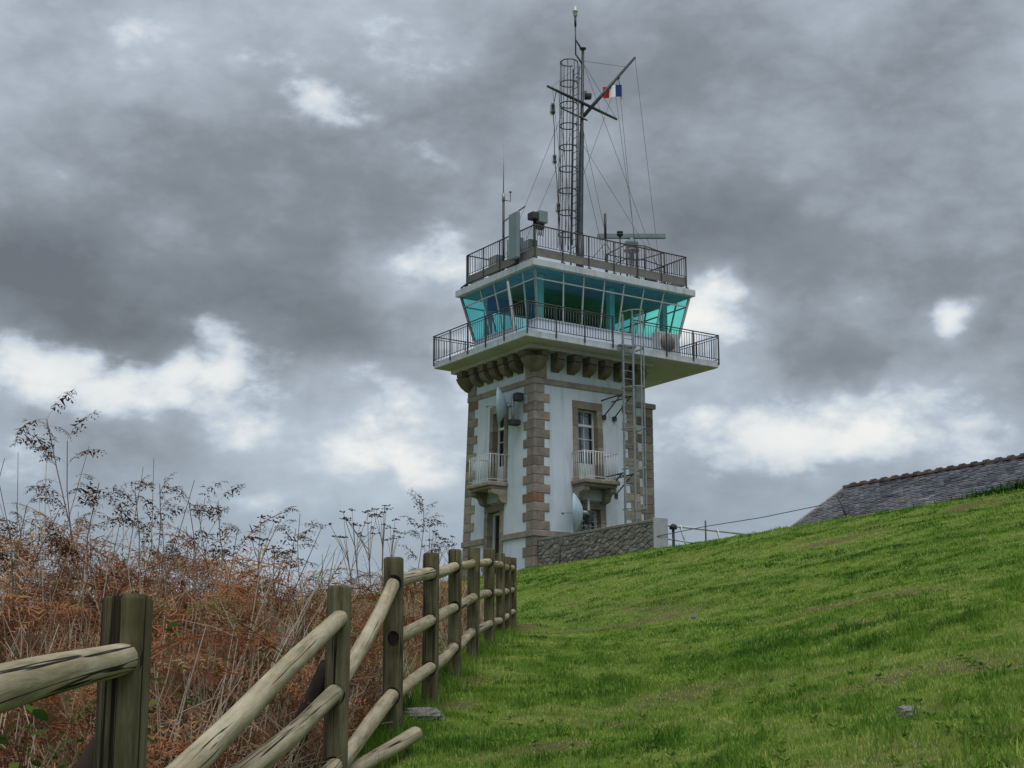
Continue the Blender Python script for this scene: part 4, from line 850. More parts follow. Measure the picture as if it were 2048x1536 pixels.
m = MB(); m.path([a, b, ((b[0]+c[0])/2,(b[1]+c[1])/2,(b[2]+c[2])/2-.04), c], .013, 5); part('wire', m, MWIRE, wl)
m = MB(); m.tube((b[0],b[1],4.9),(b[0],b[1],6.2),.025,n=6); part('wire_post', m, MMET, wl)

# ------------------------------------------------------------------ slate roofed building to the right (ridge runs along the tower's y axis)
sb = thing('slate_roofed_building', 'low building with grey slate roof and red ridge tiles behind the grass crest', 'building', (10.49,48.0,4.0))
RX = lambda s, t, z: (10.49-cR*s+sR*t, 48.0-sR*s-cR*t, z)      # s: from ridge towards the left slope, t: along the ridge to the right
RL = 16.0; SL = .595; ZR = 7.30; HS = 3.7
m = MB()
for sg in (1,-1): m.add([RX(0,0,ZR-.03), RX(0,RL,ZR-.03), RX(sg*HS,RL,ZR-.03-HS*SL), RX(sg*HS,0,ZR-.03-HS*SL)], [(0,1,2,3)])
part('roof_deck', m, MDARK, sb)
m = MB()
for sg in (1,-1): m.add([RX(sg*(HS-.25),.1,3.4), RX(sg*(HS-.25),RL-.1,3.4), RX(sg*(HS-.25),RL-.1,ZR-.05-(HS-.25)*SL), RX(sg*(HS-.25),.1,ZR-.05-(HS-.25)*SL)], [(0,1,2,3)])
for t in (.1, RL-.1): m.add([RX(HS-.25,t,3.4), RX(-HS+.25,t,3.4), RX(-HS+.25,t,ZR-.05-(HS-.25)*SL), RX(0,t,ZR-.06), RX(HS-.25,t,ZR-.05-(HS-.25)*SL)], [(0,1,2,3,4)])
part('wall', m, MW, sb)
V = []; F = []; SR = []; ex_ = .135; r1 = np.random.default_rng(4)
cs = 1/sqrt(1+SL*SL)
for k in range(int(HS/(ex_*cs))+1):
    s0 = k*ex_*cs; s1 = min(s0+ex_*cs*1.25, HS+.03)
    n = int(RL/.22); off = (k % 2)*.11
    for j in range(-1, n+1):
        t0 = max(j*.22+off+.004+r1.uniform(-.006,.006), 0); t1 = min((j+1)*.22+off-.004+r1.uniform(-.006,.006), RL)
        if t1-t0 < .02: continue
        SR += [float(np.clip(r1.normal(.42,.2)+.5*float(fbm(np.array(t0*.5), np.array(s0*.8), 2)), 0, 1))]*6; la, lb = .003+r1.uniform(0,.006), .026+r1.uniform(0,.022); o = len(V); ds = r1.uniform(-.008,.008)
        for s, t, l in ((s0,t0,la),(s0,t1,la),(s1+ds,t1,lb),(s1+ds,t0,lb)): V.append(RX(s, t, ZR-s*SL+l))
        for s, t, l in ((s1+ds,t1,lb-.022),(s1+ds,t0,lb-.022)): V.append(RX(s, t, ZR-s*SL+l))
        F += [(o,o+1,o+2,o+3),(o+3,o+2,o+4,o+5)]
me = MB(); me.v = V; me.f = F; me.sm = [False]*len(F)
o = part('slates', me, MSLATE, sb); o['kind'] = 'stuff'; a_ = o.data.attributes.new('rnd','FLOAT','POINT'); a_.data.foreach_set('value', np.array(SR, np.float32))
m = MB()
for k in range(27):
    t = -.02+k*.43; vs = []
    for j, (tt, rr) in enumerate(((t,.105),(t+.30,.10),(t+.31,.145),(t+.44,.145))):
        for q in range(7): a = pi*q/6; p = RX(cos(a)*rr*1.15, tt, ZR-.02+sin(a)*rr); vs.append(p)
    mm = MB(); mm.add(vs, [(j*7+q, j*7+q+1, (j+1)*7+q+1, (j+1)*7+q) for j in range(3) for q in range(6)]+[tuple(range(7)), tuple(21+q for q in range(7))]); part('ridge_tile', mm, MTILE, sb)
m = MB()
for sg in (1,-1): m.path([RX(0,-.02,ZR+.03), RX(sg*HS,-.02,ZR+.03-HS*SL)], .05, 4)
part('verge_flashing', m, MALU, sb)
# leaning hooked pole before it
hp0 = (8.83,40.05); g = H1(*hp0); hk = thing('hooked_pole', 'leaning dark pole with a hooked top in front of the slate roof', 'pole', (*hp0, g))
m = MB(); m.path([(*hp0,g-.1),(hp0[0]-.27,hp0[1],g+.64)],.025,6); part('shaft', m, MMET, hk)
m = MB(); x, z = hp0[0]-.27, g+.62; m.path([(x-.06,hp0[1],z+.06),(x,hp0[1],z),(x+.07,hp0[1],z),(x+.1,hp0[1],z+.07),(x+.09,hp0[1],z+.14)],.02,6); part('hook', m, MMET, hk)

# ------------------------------------------------------------------ log fence
fc = thing('log_fence', 'weathered round log fence climbing the slope beside the grass path', 'fence', (-.75,9.9,H1(-.75,9.9)))
PR = .0625; RR = .043
for k, (x, y, zt) in enumerate(POSTS):
    r = PR*(1+.04*math.sin(k*2.3)); g = H1(x, y); rg = random.Random(k+40); n = 24
    tx, ty = rg.uniform(-.012,.012), rg.uniform(-.012,.012)
    zs = [g-.25]+list(np.linspace(g, zt-.012, 10))+[zt-.005, zt+.003]; m = MB(); vs = []
    for i, z in enumerate(zs):
        q = 1.0 if i < len(zs)-2 else (.96 if i == len(zs)-2 else .82)
        f_ = (z-g)/(zt-g)
        for j in range(n):
            t = 2*pi*j/n; w = 1+.022*sin(3*t+k)+.012*sin(7*t+2*k+z*3); vs.append((x+tx*f_+r*q*w*cos(t), y+ty*f_+r*q*w*sin(t), z))
    L = len(zs); m.add(vs, [(i*n+j, i*n+(j+1) % n, (i+1)*n+(j+1) % n, (i+1)*n+j) for i in range(L-1) for j in range(n)], True)
    m.add([vs[(L-1)*n+j] for j in range(n)], [tuple(range(n))]); part('post', m, MPOST, fc)
HO = (.155,.51,.865)
def hole(k, h): x, y, zt = POSTS[k]; return np.array([x, y, zt-HO[h]])
MHOLE = mat('socket_shade', (.014,.011,.009), rough=1)  # near-black colour stands in for the shade inside the drilled sockets
def rail(p, q, seed, far_post=None, root=None, broken=0.0):
    """a round rail from p (near) to q (its rounded end sits in the far post's near face)"""
    rg = random.Random(seed); p = np.array(p, float); q = np.array(q, float); d = q-p; L = np.linalg.norm(d); d /= L
    me_ = MB(); n = 18; ks = 12; vs = []; ph = [rg.uniform(0, 6) for _ in range(5)]
    for i in range(ks+4):
        if i <= ks: s = L*i/ks; q_ = 1.0
        else: s = L+[.012,.024,.03][i-ks-1]; q_ = [.93,.72,.35][i-ks-1]
        for j in range(n):
            t = 2*pi*j/n; w = 1+.035*sin(2*t+ph[0]+s*.9)+.02*sin(5*t+ph[1])+.025*sin(s*3.1+ph[2])
            vs.append((RR*q_*w*cos(t)+.008*sin(s*2+ph[3]), RR*q_*w*sin(t)+.008*sin(s*1.7+ph[4]), s))
    me_.add(vs, [(i*n+j, i*n+(j+1) % n, (i+1)*n+(j+1) % n, (i+1)*n+j) for i in range(ks+3) for j in range(n)], True)
    me_.add([vs[(ks+3)*n+j] for j in range(n)], [tuple(range(n))]); me_.add([vs[j] for j in range(n)], [tuple(reversed(range(n)))])
    mesh = me_.mesh('rail', MRAIL); o = bpy.data.objects.new('rail', mesh); COL.objects.link(o)
    from mathutils import Vector
    o.rotation_mode = 'QUATERNION'; o.rotation_quaternion = Vector((0,0,1)).rotation_difference(Vector(d))
    r_ = root or fc; g = ORG[r_.name]; o.parent = r_; o.location = (p[0]-g[0], p[1]-g[1], p[2]-g[2])
    if far_post is not None:      # shade in the drilled socket, painted as a dark disc round the rail
        x, y, zt = POSTS[far_post]; dxy = d.copy(); dxy[2] = 0; dxy /= np.linalg.norm(dxy); X = np.cross(dxy, (0,0,1.)); c = q.copy()
        s = MB(); rr = RR*1.16; vs = []
        for j in range(20):
            t = 2*pi*j/20; lx, lz = rr*cos(t), rr*1.1*sin(t); dep = -sqrt(max(PR**2-lx**2, 0))*1.03-.002; cc_ = np.array([x, y, q[2]])+X*lx+dxy*dep; vs.append((cc_[0], cc_[1], cc_[2]+lz))
        s.add(vs, [tuple(range(20))]); part('socket', s, MHOLE, fc)
    return o
pth = lambda k, h: hole(k, h)
def link(k0, h0, k1, h1, seed):
    a, b = hole(k0, h0), hole(k1, h1); d = (b-a)/np.linalg.norm(b-a); rail(a+d*.03, b-d*(PR*.72), seed, k1)
link(0,0,1,0,1)
rail(np.array([-1.0,4.05,-.27]), hole(2,0)-np.array([0,.045,.01]), 2, 2); rail(np.array([-1.0,4.05,-.385]), hole(2,1)-np.array([0,.045,.01]), 3, 2); rail((-1.0,4.6,-.75), hole(2,2)-np.array([0,.05,0]), 4, 2)
link(2,1,3,0,5); link(2,2,3,2,6)
for k in range(3, 10):
    for h in (0,1,2): link(k, h, k+1, h, 10+k*3+h)
x, y, zt = POSTS[3]; s = MB(); vs = []
for j in range(24):      # dark disc painting the shade in the empty socket of the third post
    t = 2*pi*j/24; lx, lz = .037*cos(t), .042*sin(t); vs.append((x+lx, y-sqrt(PR**2-lx**2)*1.05-.003, zt-HO[1]+lz))
s.add(vs, [tuple(range(24))]); part('socket', s, MHOLE, fc, label='empty round socket in the post')
for (k, dx, dy, zt_) in ((1,-.62,.25,-.12),(2,-.42,.5,.45)):      # slanting braces on the downhill side
    x, y, zt = POSTS[k]; xx, yy = x+dx, y+dy; m = MB(); m.path([(x-.045,y+.05,zt-.38),(xx,yy,H1(xx,yy)-.1)], .05, 10); part('brace', m, MDARKW, fc)
# loose rail and stones by the fence
lx0 = np.array([-.985,7.45,-.33]); lx1 = np.array([-.575,9.3,-.055])
lo = thing('loose_rail', 'loose pale log rail lying in the grass at the foot of the fence', 'log', tuple(lx0)); rail(lx0, lx1, 77, None, lo)
def stone(lab, x, y, r, seed, cat='stone', up=.3):
    g = H1(x, y); m = MB(); m.rock((x,y,g+r[2]*up), r, seed, 13, 8); return solo('stone', m, MSTONE, (x,y,g), lab, cat)
stone('flat pale stone slab between two fence posts', -.60,10.55,(.15,.11,.06), 3, up=.45)
stone('small grey rock half sunk in the turf at lower right', 1.98,7.9,(.052,.06,.045), 4, up=.95)
stone('tiny pale stone on the far bank near the fence end', 2.75,23.5,(.045,.04,.035), 5, up=.5)

# ------------------------------------------------------------------ grass
def blades(xs, ys, length, width, rg, lean=.55):
    n = len(xs); h = hgt(xs, ys); b = bare(xs, ys); keep = rg.random(n) > b*.93; xs, ys, h, b = xs[keep], ys[keep], h[keep], b[keep]; n = len(xs)
    s_ = -((xs-C0[0])*cR+(ys-C0[1])*sR); t_ = -(-(xs-C0[0])*sR+(ys-C0[1])*cR); pn = fbm(s_*.8, t_*.28, 4); pf = fbm(xs*2.6+40, ys*2.6, 3); pg = fbm(xs*7+11, ys*7, 2)
    L = length*(.55+.75*rg.random(n))*(1-1.0*np.clip(pf+.6*pg, -.7, .6))*(1-.5*b); a = rg.random(n)*2*pi; w = width*(.7+.6*rg.random(n))
    la = rg.random(n)*2*pi; ll = L*lean*(.3+1.8*rg.random(n)**2); dx, dy = np.cos(a)*w*.5, np.sin(a)*w*.5
    V = np.empty((n, 5, 3)); z0 = h-.01
    mx_, my_ = xs+np.cos(la)*ll*.3, ys+np.sin(la)*ll*.3
    V[:,0] = np.stack([xs-dx, ys-dy, z0], 1); V[:,1] = np.stack([xs+dx, ys+dy, z0], 1)
    V[:,2] = np.stack([mx_+dx*.8, my_+dy*.8, h+L*.55], 1); V[:,3] = np.stack([mx_-dx*.8, my_-dy*.8, h+L*.55], 1)
    V[:,4] = np.stack([xs+np.cos(la)*ll, ys+np.sin(la)*ll, h+L*.9], 1)
    i = np.arange(n)[:, None]*5; T = np.concatenate([i+[0,1,2], i+[0,2,3], i+[3,2,4]])
    r = np.clip(  .38+.36*pn+.30*(rg.random(n)-.5)+.32*b+.50*pf+.28*pg+(rg.random(n) < .05)*.4, 0, 1)
    return V.reshape(-1, 3), T, np.repeat(r, 5)
def zone(y0, y1, dens, ln, wd, rg, xmax=None):
    """turf seen between two distances, from the fence line to the right side of the view"""
    n = int(dens*(y1-y0)*(y1*.36+1.6)*1.1); ys = np.sqrt(rg.random(n)*(y1*y1-y0*y0)+y0*y0)
    fx = np.interp(ys, [p[1] for p in POSTS], [p[0] for p in POSTS])-.45-.06*ys*(ys > 26); xr = ys*.36+1.0; xs = fx+rg.random(n)*(xr-fx)
    s = -((xs-C0[0])*cR+(ys-C0[1])*sR); k = s > -1.2; return blades(xs[k], ys[k], ln, wd, rg)
Vs, Ts, Rs = [], [], []; off = 0
for y0, y1, dens, ln, wd in ((4.2,8,5600,.030,.0042),(8,12,3800,.031,.0055),(12,18,1800,.033,.0085),(18,27,850,.034,.013),(27,38,440,.036,.019),(38,55,270,.044,.026)):
    V, T, R = zone(y0, y1, dens, ln, wd, RNG); Vs.append(V); Ts.append(T+off); Rs.append(R); off += len(V)
# longer tufts along the fence foot and scattered through the turf
n = 15000; k = RNG.integers(2, 10, n); t = np.where(RNG.random(n) < .5, np.clip(np.abs(RNG.normal(0,.05,n)), 0, 1), RNG.random(n)); P0 = np.array(POSTS); xs = P0[k,0]*(1-t)+P0[np.minimum(k+1,10),0]*t+RNG.normal(-.05,.12,n); ys = P0[k,1]*(1-t)+P0[np.minimum(k+1,10),1]*t
V, T, R = blades(xs, ys, .13, .006, RNG, .5); Vs.append(V); Ts.append(T+off); Rs.append(R*.7); off += len(V)
nc = 420; cx = RNG.random(nc); cyy = 4.5+14*RNG.random(nc)**1.3; cxx = -.3+cx*(cyy*.36+1.2); xs = np.repeat(cxx, 45)+RNG.normal(0,.05,nc*45); ys = np.repeat(cyy, 45)+RNG.normal(0,.05,nc*45)
V, T, R = blades(xs, ys, .085, .006, RNG, .8); Vs.append(V); Ts.append(T+off); Rs.append(R*.6); off += len(V)
nc = 260; tt = RNG.random(nc)*24; ss = RNG.random(nc)*2.5; cxx = C0[0]-ss*cR+tt*sR; cyy = C0[1]-ss*sR-tt*cR; xs = np.repeat(cxx, 14)+RNG.normal(0,.10,nc*14); ys = np.repeat(cyy, 14)+RNG.normal(0,.10,nc*14)
V, T, R = blades(xs, ys, .085, .02, RNG, .6); Vs.append(V); Ts.append(T+off); Rs.append(R); off += len(V)
# plantain and daisy rosettes flat in the turf
nc = 650; cyy = 4.6+13*RNG.random(nc)**1.2; cxx = -.4+RNG.random(nc)*(cyy*.36+1.2); g_ = hgt(cxx, cyy); WV = []; WR = []
for k in range(nc):
    a0 = RNG.random()*6; q = RNG.uniform(.018,.045)
    for j in range(6):
        a = a0+j*1.05+RNG.normal(0,.2); d = np.array([cos(a), sin(a), .45+.3*RNG.random()])*q; w_ = np.array([-sin(a), cos(a), 0])*q*.3; c = np.array([cxx[k], cyy[k], g_[k]+.012])
        WV += [c, c+d*.5+w_, c+d, c+d*.5, c+d*.5-w_]; WR += [.02+.25*RNG.random()]*5
i = np.arange(nc*6)[:, None]*5; WT = np.concatenate([i+[0,1,3], i+[1,2,3], i+[0,3,4], i+[3,2,4]]); Vs.append(np.array(WV)); Ts.append(WT+off); Rs.append(np.array(WR)); off += len(WV)
np_obj('grass', np.concatenate(Vs), np.concatenate(Ts), np.concatenate(Rs), MGRASS, 'short mown green turf on the bank and path', 'grass')
# dark hedge at the foot of the slate roof
def hedge_pts():
    rg = np.random.default_rng(8); n = 5200; t = rg.random(n); x = 10.75+t*3.5+rg.normal(0,.15,n); y = 39.3-t*5.1+rg.normal(0,.2,n); g = hgt(x, y); top = .20+.55*t+.12*fbm(x*2, y*2, 2)
    z = g+rg.random(n)*top; L = .14; a = rg.random(n)*2*pi; e_ = rg.random(n)*1.2; d = np.stack([np.cos(a)*np.cos(e_), np.sin(a)*np.cos(e_), np.sin(e_)], 1)*L; w = np.stack([-np.sin(a), np.cos(a), 0*a], 1)*.022; c = np.stack([x,y,z], 1)
    V = np.stack([c-w, c+w, c+d+w*.3, c+d-w*.3], 1).reshape(-1,3); i = np.arange(n)[:,None]*4; return V, i+[0,1,2,3], np.repeat(rg.random(n)*.6, 4)
V, Q, R = hedge_pts(); np_obj('hedge', V, Q, R, MBRAM, 'low dark green hedge along the foot of the slate roof', 'hedge')

# ------------------------------------------------------------------ bracken
def frond(rg, L, npair, detail, droop=.7, curl=.5, pw=.26, bw=.3):
    """one dead bracken frond from the origin, growing along +x and up; returns quads"""
    q = []; t = np.linspace(0, 1, npair+2)
    e0 = rg.uniform(.2, 1.2); ang = e0-droop*2.0*t**1.3*rg.uniform(.5, 1.2); seg = L/(npair+1)
    P = np.zeros((npair+2, 3)); yaw = np.cumsum(rg.normal(0, .10, npair+2))
    for i in range(1, npair+2): P[i] = P[i-1]+seg*np.array([cos(ang[i])*cos(yaw[i]), cos(ang[i])*sin(yaw[i]), sin(ang[i])])
    wst = np.array([0,.0035,0]); wz = np.array([0,0,.0035])
    for i in range(npair+1): q.append((P[i]-wst, P[i]+wst, P[i+1]+wst*.7, P[i+1]-wst*.7)); q.append((P[i]-wz, P[i]+wz, P[i+1]+wz*.7, P[i+1]-wz*.7))
    for i in range(2, npair+2):
        f_ = (i-2)/npair; l0 = L*.42*(1-f_)**.8*min(1, .55+f_*2)+.02; dx = P[i]-P[i-1]; dx /= np.linalg.norm(dx)
        for sgn in (-1, 1):
            side = np.array([-dx[1], dx[0], 0])*sgn; side /= (np.linalg.norm(side)+1e-9); d = side*.85+dx*.5; l = l0*rg.uniform(.6,1.1); k = detail; dr_ = rg.uniform(.1,2.2)*curl*2; c = P[i].copy(); up_ = np.array([0,0,1.])
            prev = c; hz = rg.uniform(-.2,.5)
            for j in range(k):
                tt = (j+1)/k; dd = d+up_*(hz-dr_*tt); dd /= np.linalg.norm(dd); nxt = prev+dd*l/k
                wv = np.cross(dd, up_); wv = wv/(np.linalg.norm(wv)+1e-9); pl = l*(pw if k > 2 else .15)*(1-tt*.75)
                if k <= 2: q.append((prev-wv*pl*.45, prev+wv*pl*.45, nxt+wv*pl*.25, nxt-wv*pl*.25))
                else:
                    mid = (prev+nxt)/2; dn = up_*(.3-1.1*rg.random())+rg.normal(0,.28,3)
                    for s2 in (-1, 1):
                        if rg.random() < .14: continue
                        tip = mid+(wv*s2+dd*.45+dn)*pl*rg.uniform(.55,1.2); q.append((prev, prev+dd*l/k*bw, tip+dd*.002, tip-dd*.004))
                prev = nxt
    return np.array(q)
rgB = np.random.default_rng(21)
FN = [frond(rgB, 1.0, 10, 6) for _ in range(12)]; FF = [frond(rgB, 1.0, 8, 2) for _ in range(12)]
FW = [frond(rgB, 1.0, 7, 3, .8, .7, .5, .6) for _ in range(8)]
def xform(Q, L, yaw, tilt, roll, pos):
    cr_, sr_ = cos(roll), sin(roll); ct, st_ = cos(tilt), sin(tilt); cy, sy = cos(yaw), sin(yaw)
    Rx = np.array([[1,0,0],[0,cr_,-sr_],[0,sr_,cr_]]); Ry = np.array([[ct,0,-st_],[0,1,0],[st_,0,ct]]); Rz = np.array([[cy,-sy,0],[sy,cy,0],[0,0,1]])
    return (Q.reshape(-1,3)*L)@(Rz@Ry@Rx).T+np.array(pos)
fx_at = lambda y: np.interp(y, [p[1] for p in POSTS]+[40], [p[0] for p in POSTS]+[-2.2])
def canopy(x, y):      # height of the thicket above the ground
    h = .98+.30*fbm(x*.8+2, y*.5, 3)
    h = h+.98*np.exp(-((x+3.0)/1.0)**2-((y-8.6)/2.4)**2)+.16*np.exp(-((x+1.7)/.5)**2-((y-8.2)/1.6)**2)
    return h*np.clip((fx_at(y)-.12-x)/.45, .35, 1)
VB, RB = [], []; nb = 0
for zone_, cnt in (((2.6,6.5),1050),((6.5,11),1800),((11,18),1000),((18,34),900)):
    for _ in range(cnt):
        y = sqrt(rgB.uniform(zone_[0]**2, zone_[1]**2)); f_ = fx_at(y); x = f_-.22-abs(rgB.normal(0, 1))*(.55+.10*y) if rgB.random() < .6 else f_-.25-rgB.random()*(.42*y+.6)
        if x < -y*.42-.8: continue
        g = H1(x, y); hc = float(canopy(x, y)); z = g+hc*(1-rgB.random()**1.5*.85)*rgB.uniform(.8,1.0)-.12
        near = y < 12; Q = (FN if near else FF)[rgB.integers(12)]; L = rgB.uniform(.35,.75)*(1 if y < 18 else 1.15)
        V = xform(Q, L, rgB.uniform(0, 2*pi), rgB.uniform(-.8,.5), rgB.normal(0,.7), (x, y, z)); kq = (V.reshape(-1,4,3)[:,:,0].max(1) < fx_at(V.reshape(-1,4,3)[:,0,1])-.09); V = V.reshape(-1,4,3)[kq].reshape(-1,3); Q = Q[kq]; VB.append(V); r = np.clip(rgB.normal(.43,.25), 0, .85); r = rgB.uniform(.9,1) if rgB.random() < .035 else r
        rr = np.clip(r+rgB.normal(0,.07,len(Q)), 0, 1); RB.append(np.repeat(rr, 4))
V = np.concatenate(VB); np_obj('bracken_thicket', V, np.arange(len(V)).reshape(-1,4), np.concatenate(RB), MBRACK, 'tangled mass of rust brown dead bracken left of the fence', 'bracken')
# pale dry stalks tangled through it
VS, FS, RS = [], [], []; nv = 0
def stalk(pts, r0, r1, rnd):
    global nv
    m = MB(); k = len(pts); m.path(pts, list(np.linspace(r0, r1, k)), 3, cap=False); VS.append(np.array(m.v)); FS.append(np.array(m.f)+nv); RS.append(np.full(len(m.v), rnd)); nv += len(m.v)
for _ in range(5200):
    y = sqrt(rgB.uniform(2.8**2, 28**2)) if rgB.random() < .4 else rgB.uniform(3, 11); f_ = fx_at(y); x = f_-.2-rgB.random()**1.4*(.42*y+.4)
    if x < -y*.42-.8: continue
    g = H1(x, y); hc = float(canopy(x, y))*rgB.uniform(.6,1.12); a = rgB.uniform(0,2*pi); ln = rgB.uniform(.05,.55)*hc; p = np.array([x,y,g+.02]); pts = [p]
    for i in range(4):
        a += rgB.normal(0,.5)
        if i >= 1 and rgB.random() < .45: tw_ = p+np.array([rgB.normal(0,.12), rgB.normal(0,.12), rgB.uniform(.05,.22)]); stalk([p, (p+tw_)/2+np.array([.01,0,.01]), tw_], .003, .0014, .6)
        p = p+np.array([cos(a)*ln/4, sin(a)*ln/4, hc/4*rgB.uniform(.6,1.2)]); pts.append(p)
    stalk(pts, rgB.uniform(.004,.009)*(1 if y < 14 else 1.4), .0018, np.clip(rgB.normal(.6,.3), 0, 1))
np_obj('dry_stalks', np.concatenate(VS), np.concatenate(FS), np.concatenate(RS), MSTEM, 'pale dry stalks standing through the dead bracken', 'stalks')
# tall withered fern stems that stand against the sky, one by one
def frond_part(name, Q, rnd, mtl, root, parent=None):
    o = np_obj(name, Q, np.arange(len(Q)).reshape(-1,4), np.clip(np.repeat(rnd+rgB.normal(0,.1,len(Q)//4), 4), 0, 1), mtl, None, None, None); o.parent = parent or root; return o
PXF = 3078.0; P_ = radians(12.5)
def ray_at(px, py, Y):
    u_, w_ = (px-1024)/PXF, (768-py)/PXF; d = np.array([u_, cos(P_)-w_*sin(P_), sin(P_)+w_*cos(P_)]); return d*(Y/d[1])
TALL = [(118,838,185,8.3,'tallest withered fern stem, leaning left above the thicket at far left'),(165,882,180,8.6,'withered fern stem with a bare whip tip beside the tallest one'),(208,965,195,8.0,'short withered fern stem with curled crown near the left edge'),
 (30,1010,40,7.6,'withered fern stem at the left edge of the thicket'),(290,968,330,9.2,'withered fern whose fronds arch left against the grey sky'),(365,1000,372,9.6,'withered fern with drooping comb-like fronds left of the thin stems'),(408,1003,395,10.5,'thin fern stem with one sideways frond at its tip'),
 (463,1002,470,10.2,'slim fern stem with small ragged fronds above the second fence post bay'),(612,1028,640,12.5,'delicate fern stem with feathery tip over the middle of the thicket'),(582,1058,620,12.0,'low fern stem bending left over the middle of the thicket'),(830,1020,850,15.5,'fern stem with a pale twisted tip close to the tower side'),(250,985,255,8.8,'dark fern stem between the left clump and the arching one')]
for k, (tx, ty, bx, Y, lab) in enumerate(TALL):
    tip = ray_at(tx, ty, Y); bp = ray_at(bx, 1300, Y); bp[2] = H1(bp[0], bp[1]); t = thing('withered_fern', lab, 'fern', tuple(bp)); rg = np.random.default_rng(100+k)
    d = tip-bp; side = np.array([1,0,0]); pts = [bp+d*s+side*.09*sin(s*4+k) for s in np.linspace(0,1,8)]; pts = [np.array(p) for p in pts]
    m = MB(); m.path(pts, list(np.linspace(.006,.0025,8)), 5, cap=False); o = part('stem', m, MSTEM, t)
    a_ = o.data.attributes.new('rnd','FLOAT','POINT'); a_.data.foreach_set('value', np.full(len(o.data.vertices), .15, np.float32))
    for j in range(17):
        s = rg.uniform(.38,1.0)**.8 if j else 1.0; p = bp+d*s+side*.09*sin(s*4+k); L = rg.uniform(.18,.42)*(1.25-.6*s)*(Y/9)**.3
        V = xform(FW[rg.integers(8)], L, rg.choice([0,pi])+rg.normal(0,.6), rg.uniform(-.3,.9), rg.normal(0,.6), p-np.array(bp)); frond_part('frond', V, rg.uniform(.1,.6), MDARKFERN, t)
UMB = [(770,1012,752,13.5,'tallest dry seed-head stalk right of the middle of the thicket'),(735,1024,748,13.2,'dry seed-head stalk just left of the tallest one'),(704,1020,735,13.8,'thin dry seed-head stalk with a single small umbel'),(522,1034,500,11.0,'dry seed-head stalk standing farthest left above the brown thicket'),(790,1040,757,13.6,'dry seed-head stalk leaning right behind the third post'),(905,1074,890,16.5,'small dry seed head near the tower base'),(688,1038,730,12.8,'pale dry seed-head stalk leaning left'),(872,1070,860,16.0,'dry seed-head stalk right behind the fourth fence post'),(548,1095,545,11.6,'lowest dry seed-head stalk, over the middle of the thicket'),(960-100,1052,850,15.8,'slender dry stalk rising right above the third and fourth posts')]
for k, (tx, ty, bx, Y, lab) in enumerate(UMB):
    tip = ray_at(tx, ty, Y); bp = ray_at(bx, 1310, Y); bp[2] = H1(bp[0], bp[1]); t = thing('seed_head_stalk', lab, 'dry plant', tuple(bp)); rg = np.random.default_rng(300+k); d = tip-bp
    m = MB(); fork = bp+d*.8; m.path([bp, bp+d*.4+np.array([.02,0,0]), fork], [.007,.005,.004], 5, cap=False); ends = []
    for j in range(6):
        e_ = fork+d*rg.uniform(.08,.2)+np.array([rg.normal(0,.10), rg.normal(0,.08), rg.uniform(-.03,.03)]); m.path([fork-d*.03*j, (fork+e_)/2+np.array([0,0,-.01]), e_], [.0035,.0028,.002], 4, cap=False); ends.append(e_)
    m.path([fork, tip], [.004,.002], 4, cap=False); ends.append(tip); o = part('stem', m, MSTEM, t); a_ = o.data.attributes.new('rnd','FLOAT','POINT'); a_.data.foreach_set('value', np.full(len(o.data.vertices), .25, np.float32))
    for e_ in ends:
        h = MB()
        for j in range(7): c = np.array(e_)+np.array([rg.normal(0,.022), rg.normal(0,.02), rg.uniform(-.006,.012)]); h.tube(e_, c, .0016, n=3); h.rock(tuple(c), (.008,.008,.005), int(rg.integers(999)), 5, 3)
        part('seed_head', h, MDARKW, t)
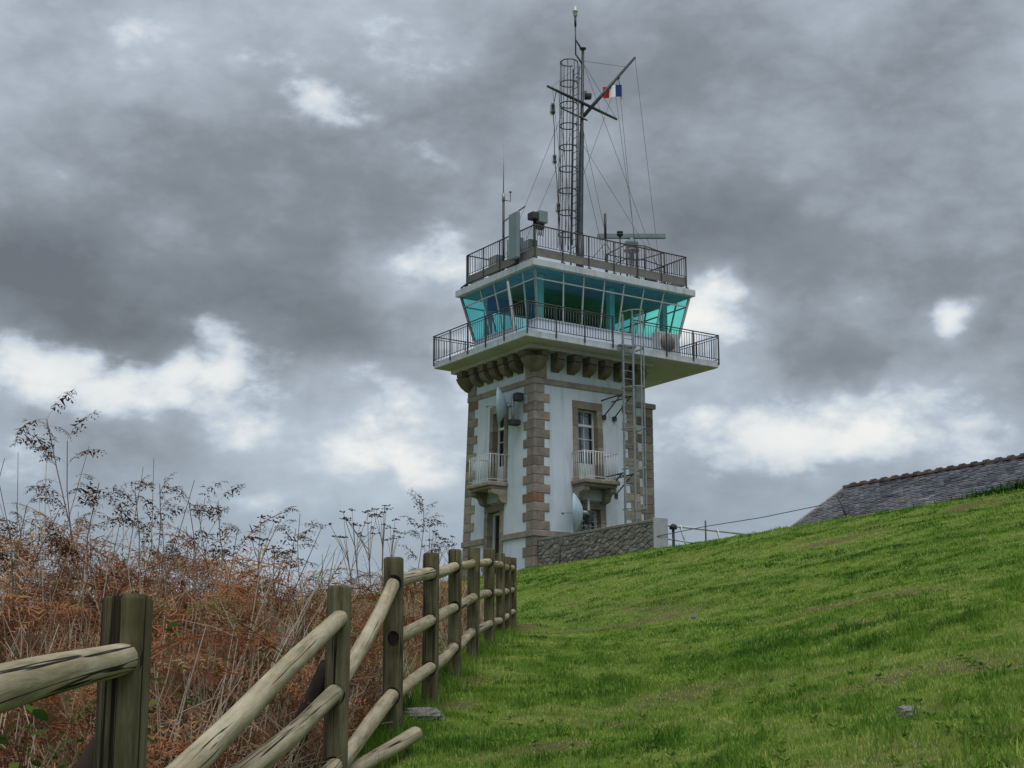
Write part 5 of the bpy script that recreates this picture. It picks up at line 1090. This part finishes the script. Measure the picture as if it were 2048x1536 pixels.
# brambles with green leaves low in the thicket
def leaf_mesh():
    n = 7; vs = []; 
    for i in range(n): s = i/(n-1); w = .42*sin(pi*min(s*1.02+.03,1))**.7*(1-.25*s); vs += [(s, -w, .05*sin(s*4)-.10*w), (s, 0, .06*sin(s*3)), (s, w, .05*sin(s*4)-.10*w)]
    m = MB(); m.add(vs, [(i*3+j, i*3+j+1, (i+1)*3+j+1, (i+1)*3+j) for i in range(n-1) for j in range(2)], True); return m
LM = []
for k in range(4):
    me = leaf_mesh().mesh('leaf', MBRAM); a_ = me.attributes.new('rnd','FLOAT','POINT'); a_.data.foreach_set('value', np.full(len(me.vertices), .1+.28*k, np.float32)); LM.append(me)
BR = [(400,1390,5.2,'bramble with pale green leaves low beside the first fence post'),(340,1480,4.6,'bramble with dark leaves under the first pair of rails'),(600,1440,6.4,'bramble in the shade of the second bay of rails'),(735,1500,8.0,'green weeds between the second and third posts'),(500,1420,5.8,'bramble sprawling behind the long diagonal rail'),(825,1400,10.6,'green weeds between the third and fourth posts'),(140,1440,4.4,'bramble behind the lower left corner of the fence'),(460,1330,6.5,'small bramble sprig among the brown fronds')]
for k, (px, py, Y, lab) in enumerate(BR):
    c = ray_at(px, py, Y); c[0] = min(c[0], fx_at(Y)-.42); g = H1(c[0], c[1]); t = thing('bramble', lab, 'bramble', (c[0], c[1], g)); rg = np.random.default_rng(500+k); m = MB(); tips = []
    for j in range(7):
        a = rg.uniform(.5*pi,1.7*pi); R_ = rg.uniform(.1,.32); top_ = max(c[2]-g, .15)*rg.uniform(.6,1.25); pts = [np.array([c[0],c[1],g]), np.array([c[0]+cos(a)*R_*.4, c[1]+sin(a)*R_*.4, g+top_*.8]), np.array([c[0]+cos(a)*R_, c[1]+sin(a)*R_, g+top_])]
        m.path(pts, [.004,.003,.002], 4, cap=False); tips += [pts[1]*(1-s)+pts[2]*s for s in (0,.35,.7,1)]
    o = part('stem', m, MSTEM, t); a_ = o.data.attributes.new('rnd','FLOAT','POINT'); a_.data.foreach_set('value', np.full(len(o.data.vertices), .1, np.float32))
    for p in tips:
        L = rg.uniform(.025,.055)*(1 if Y < 7 else 1.3); o = inst('leaf', LM[rg.integers(4)], t, p, rot=(rg.normal(0,.5), rg.uniform(-.3,.6), rg.uniform(0,2*pi))); o.scale = (L, L, L)
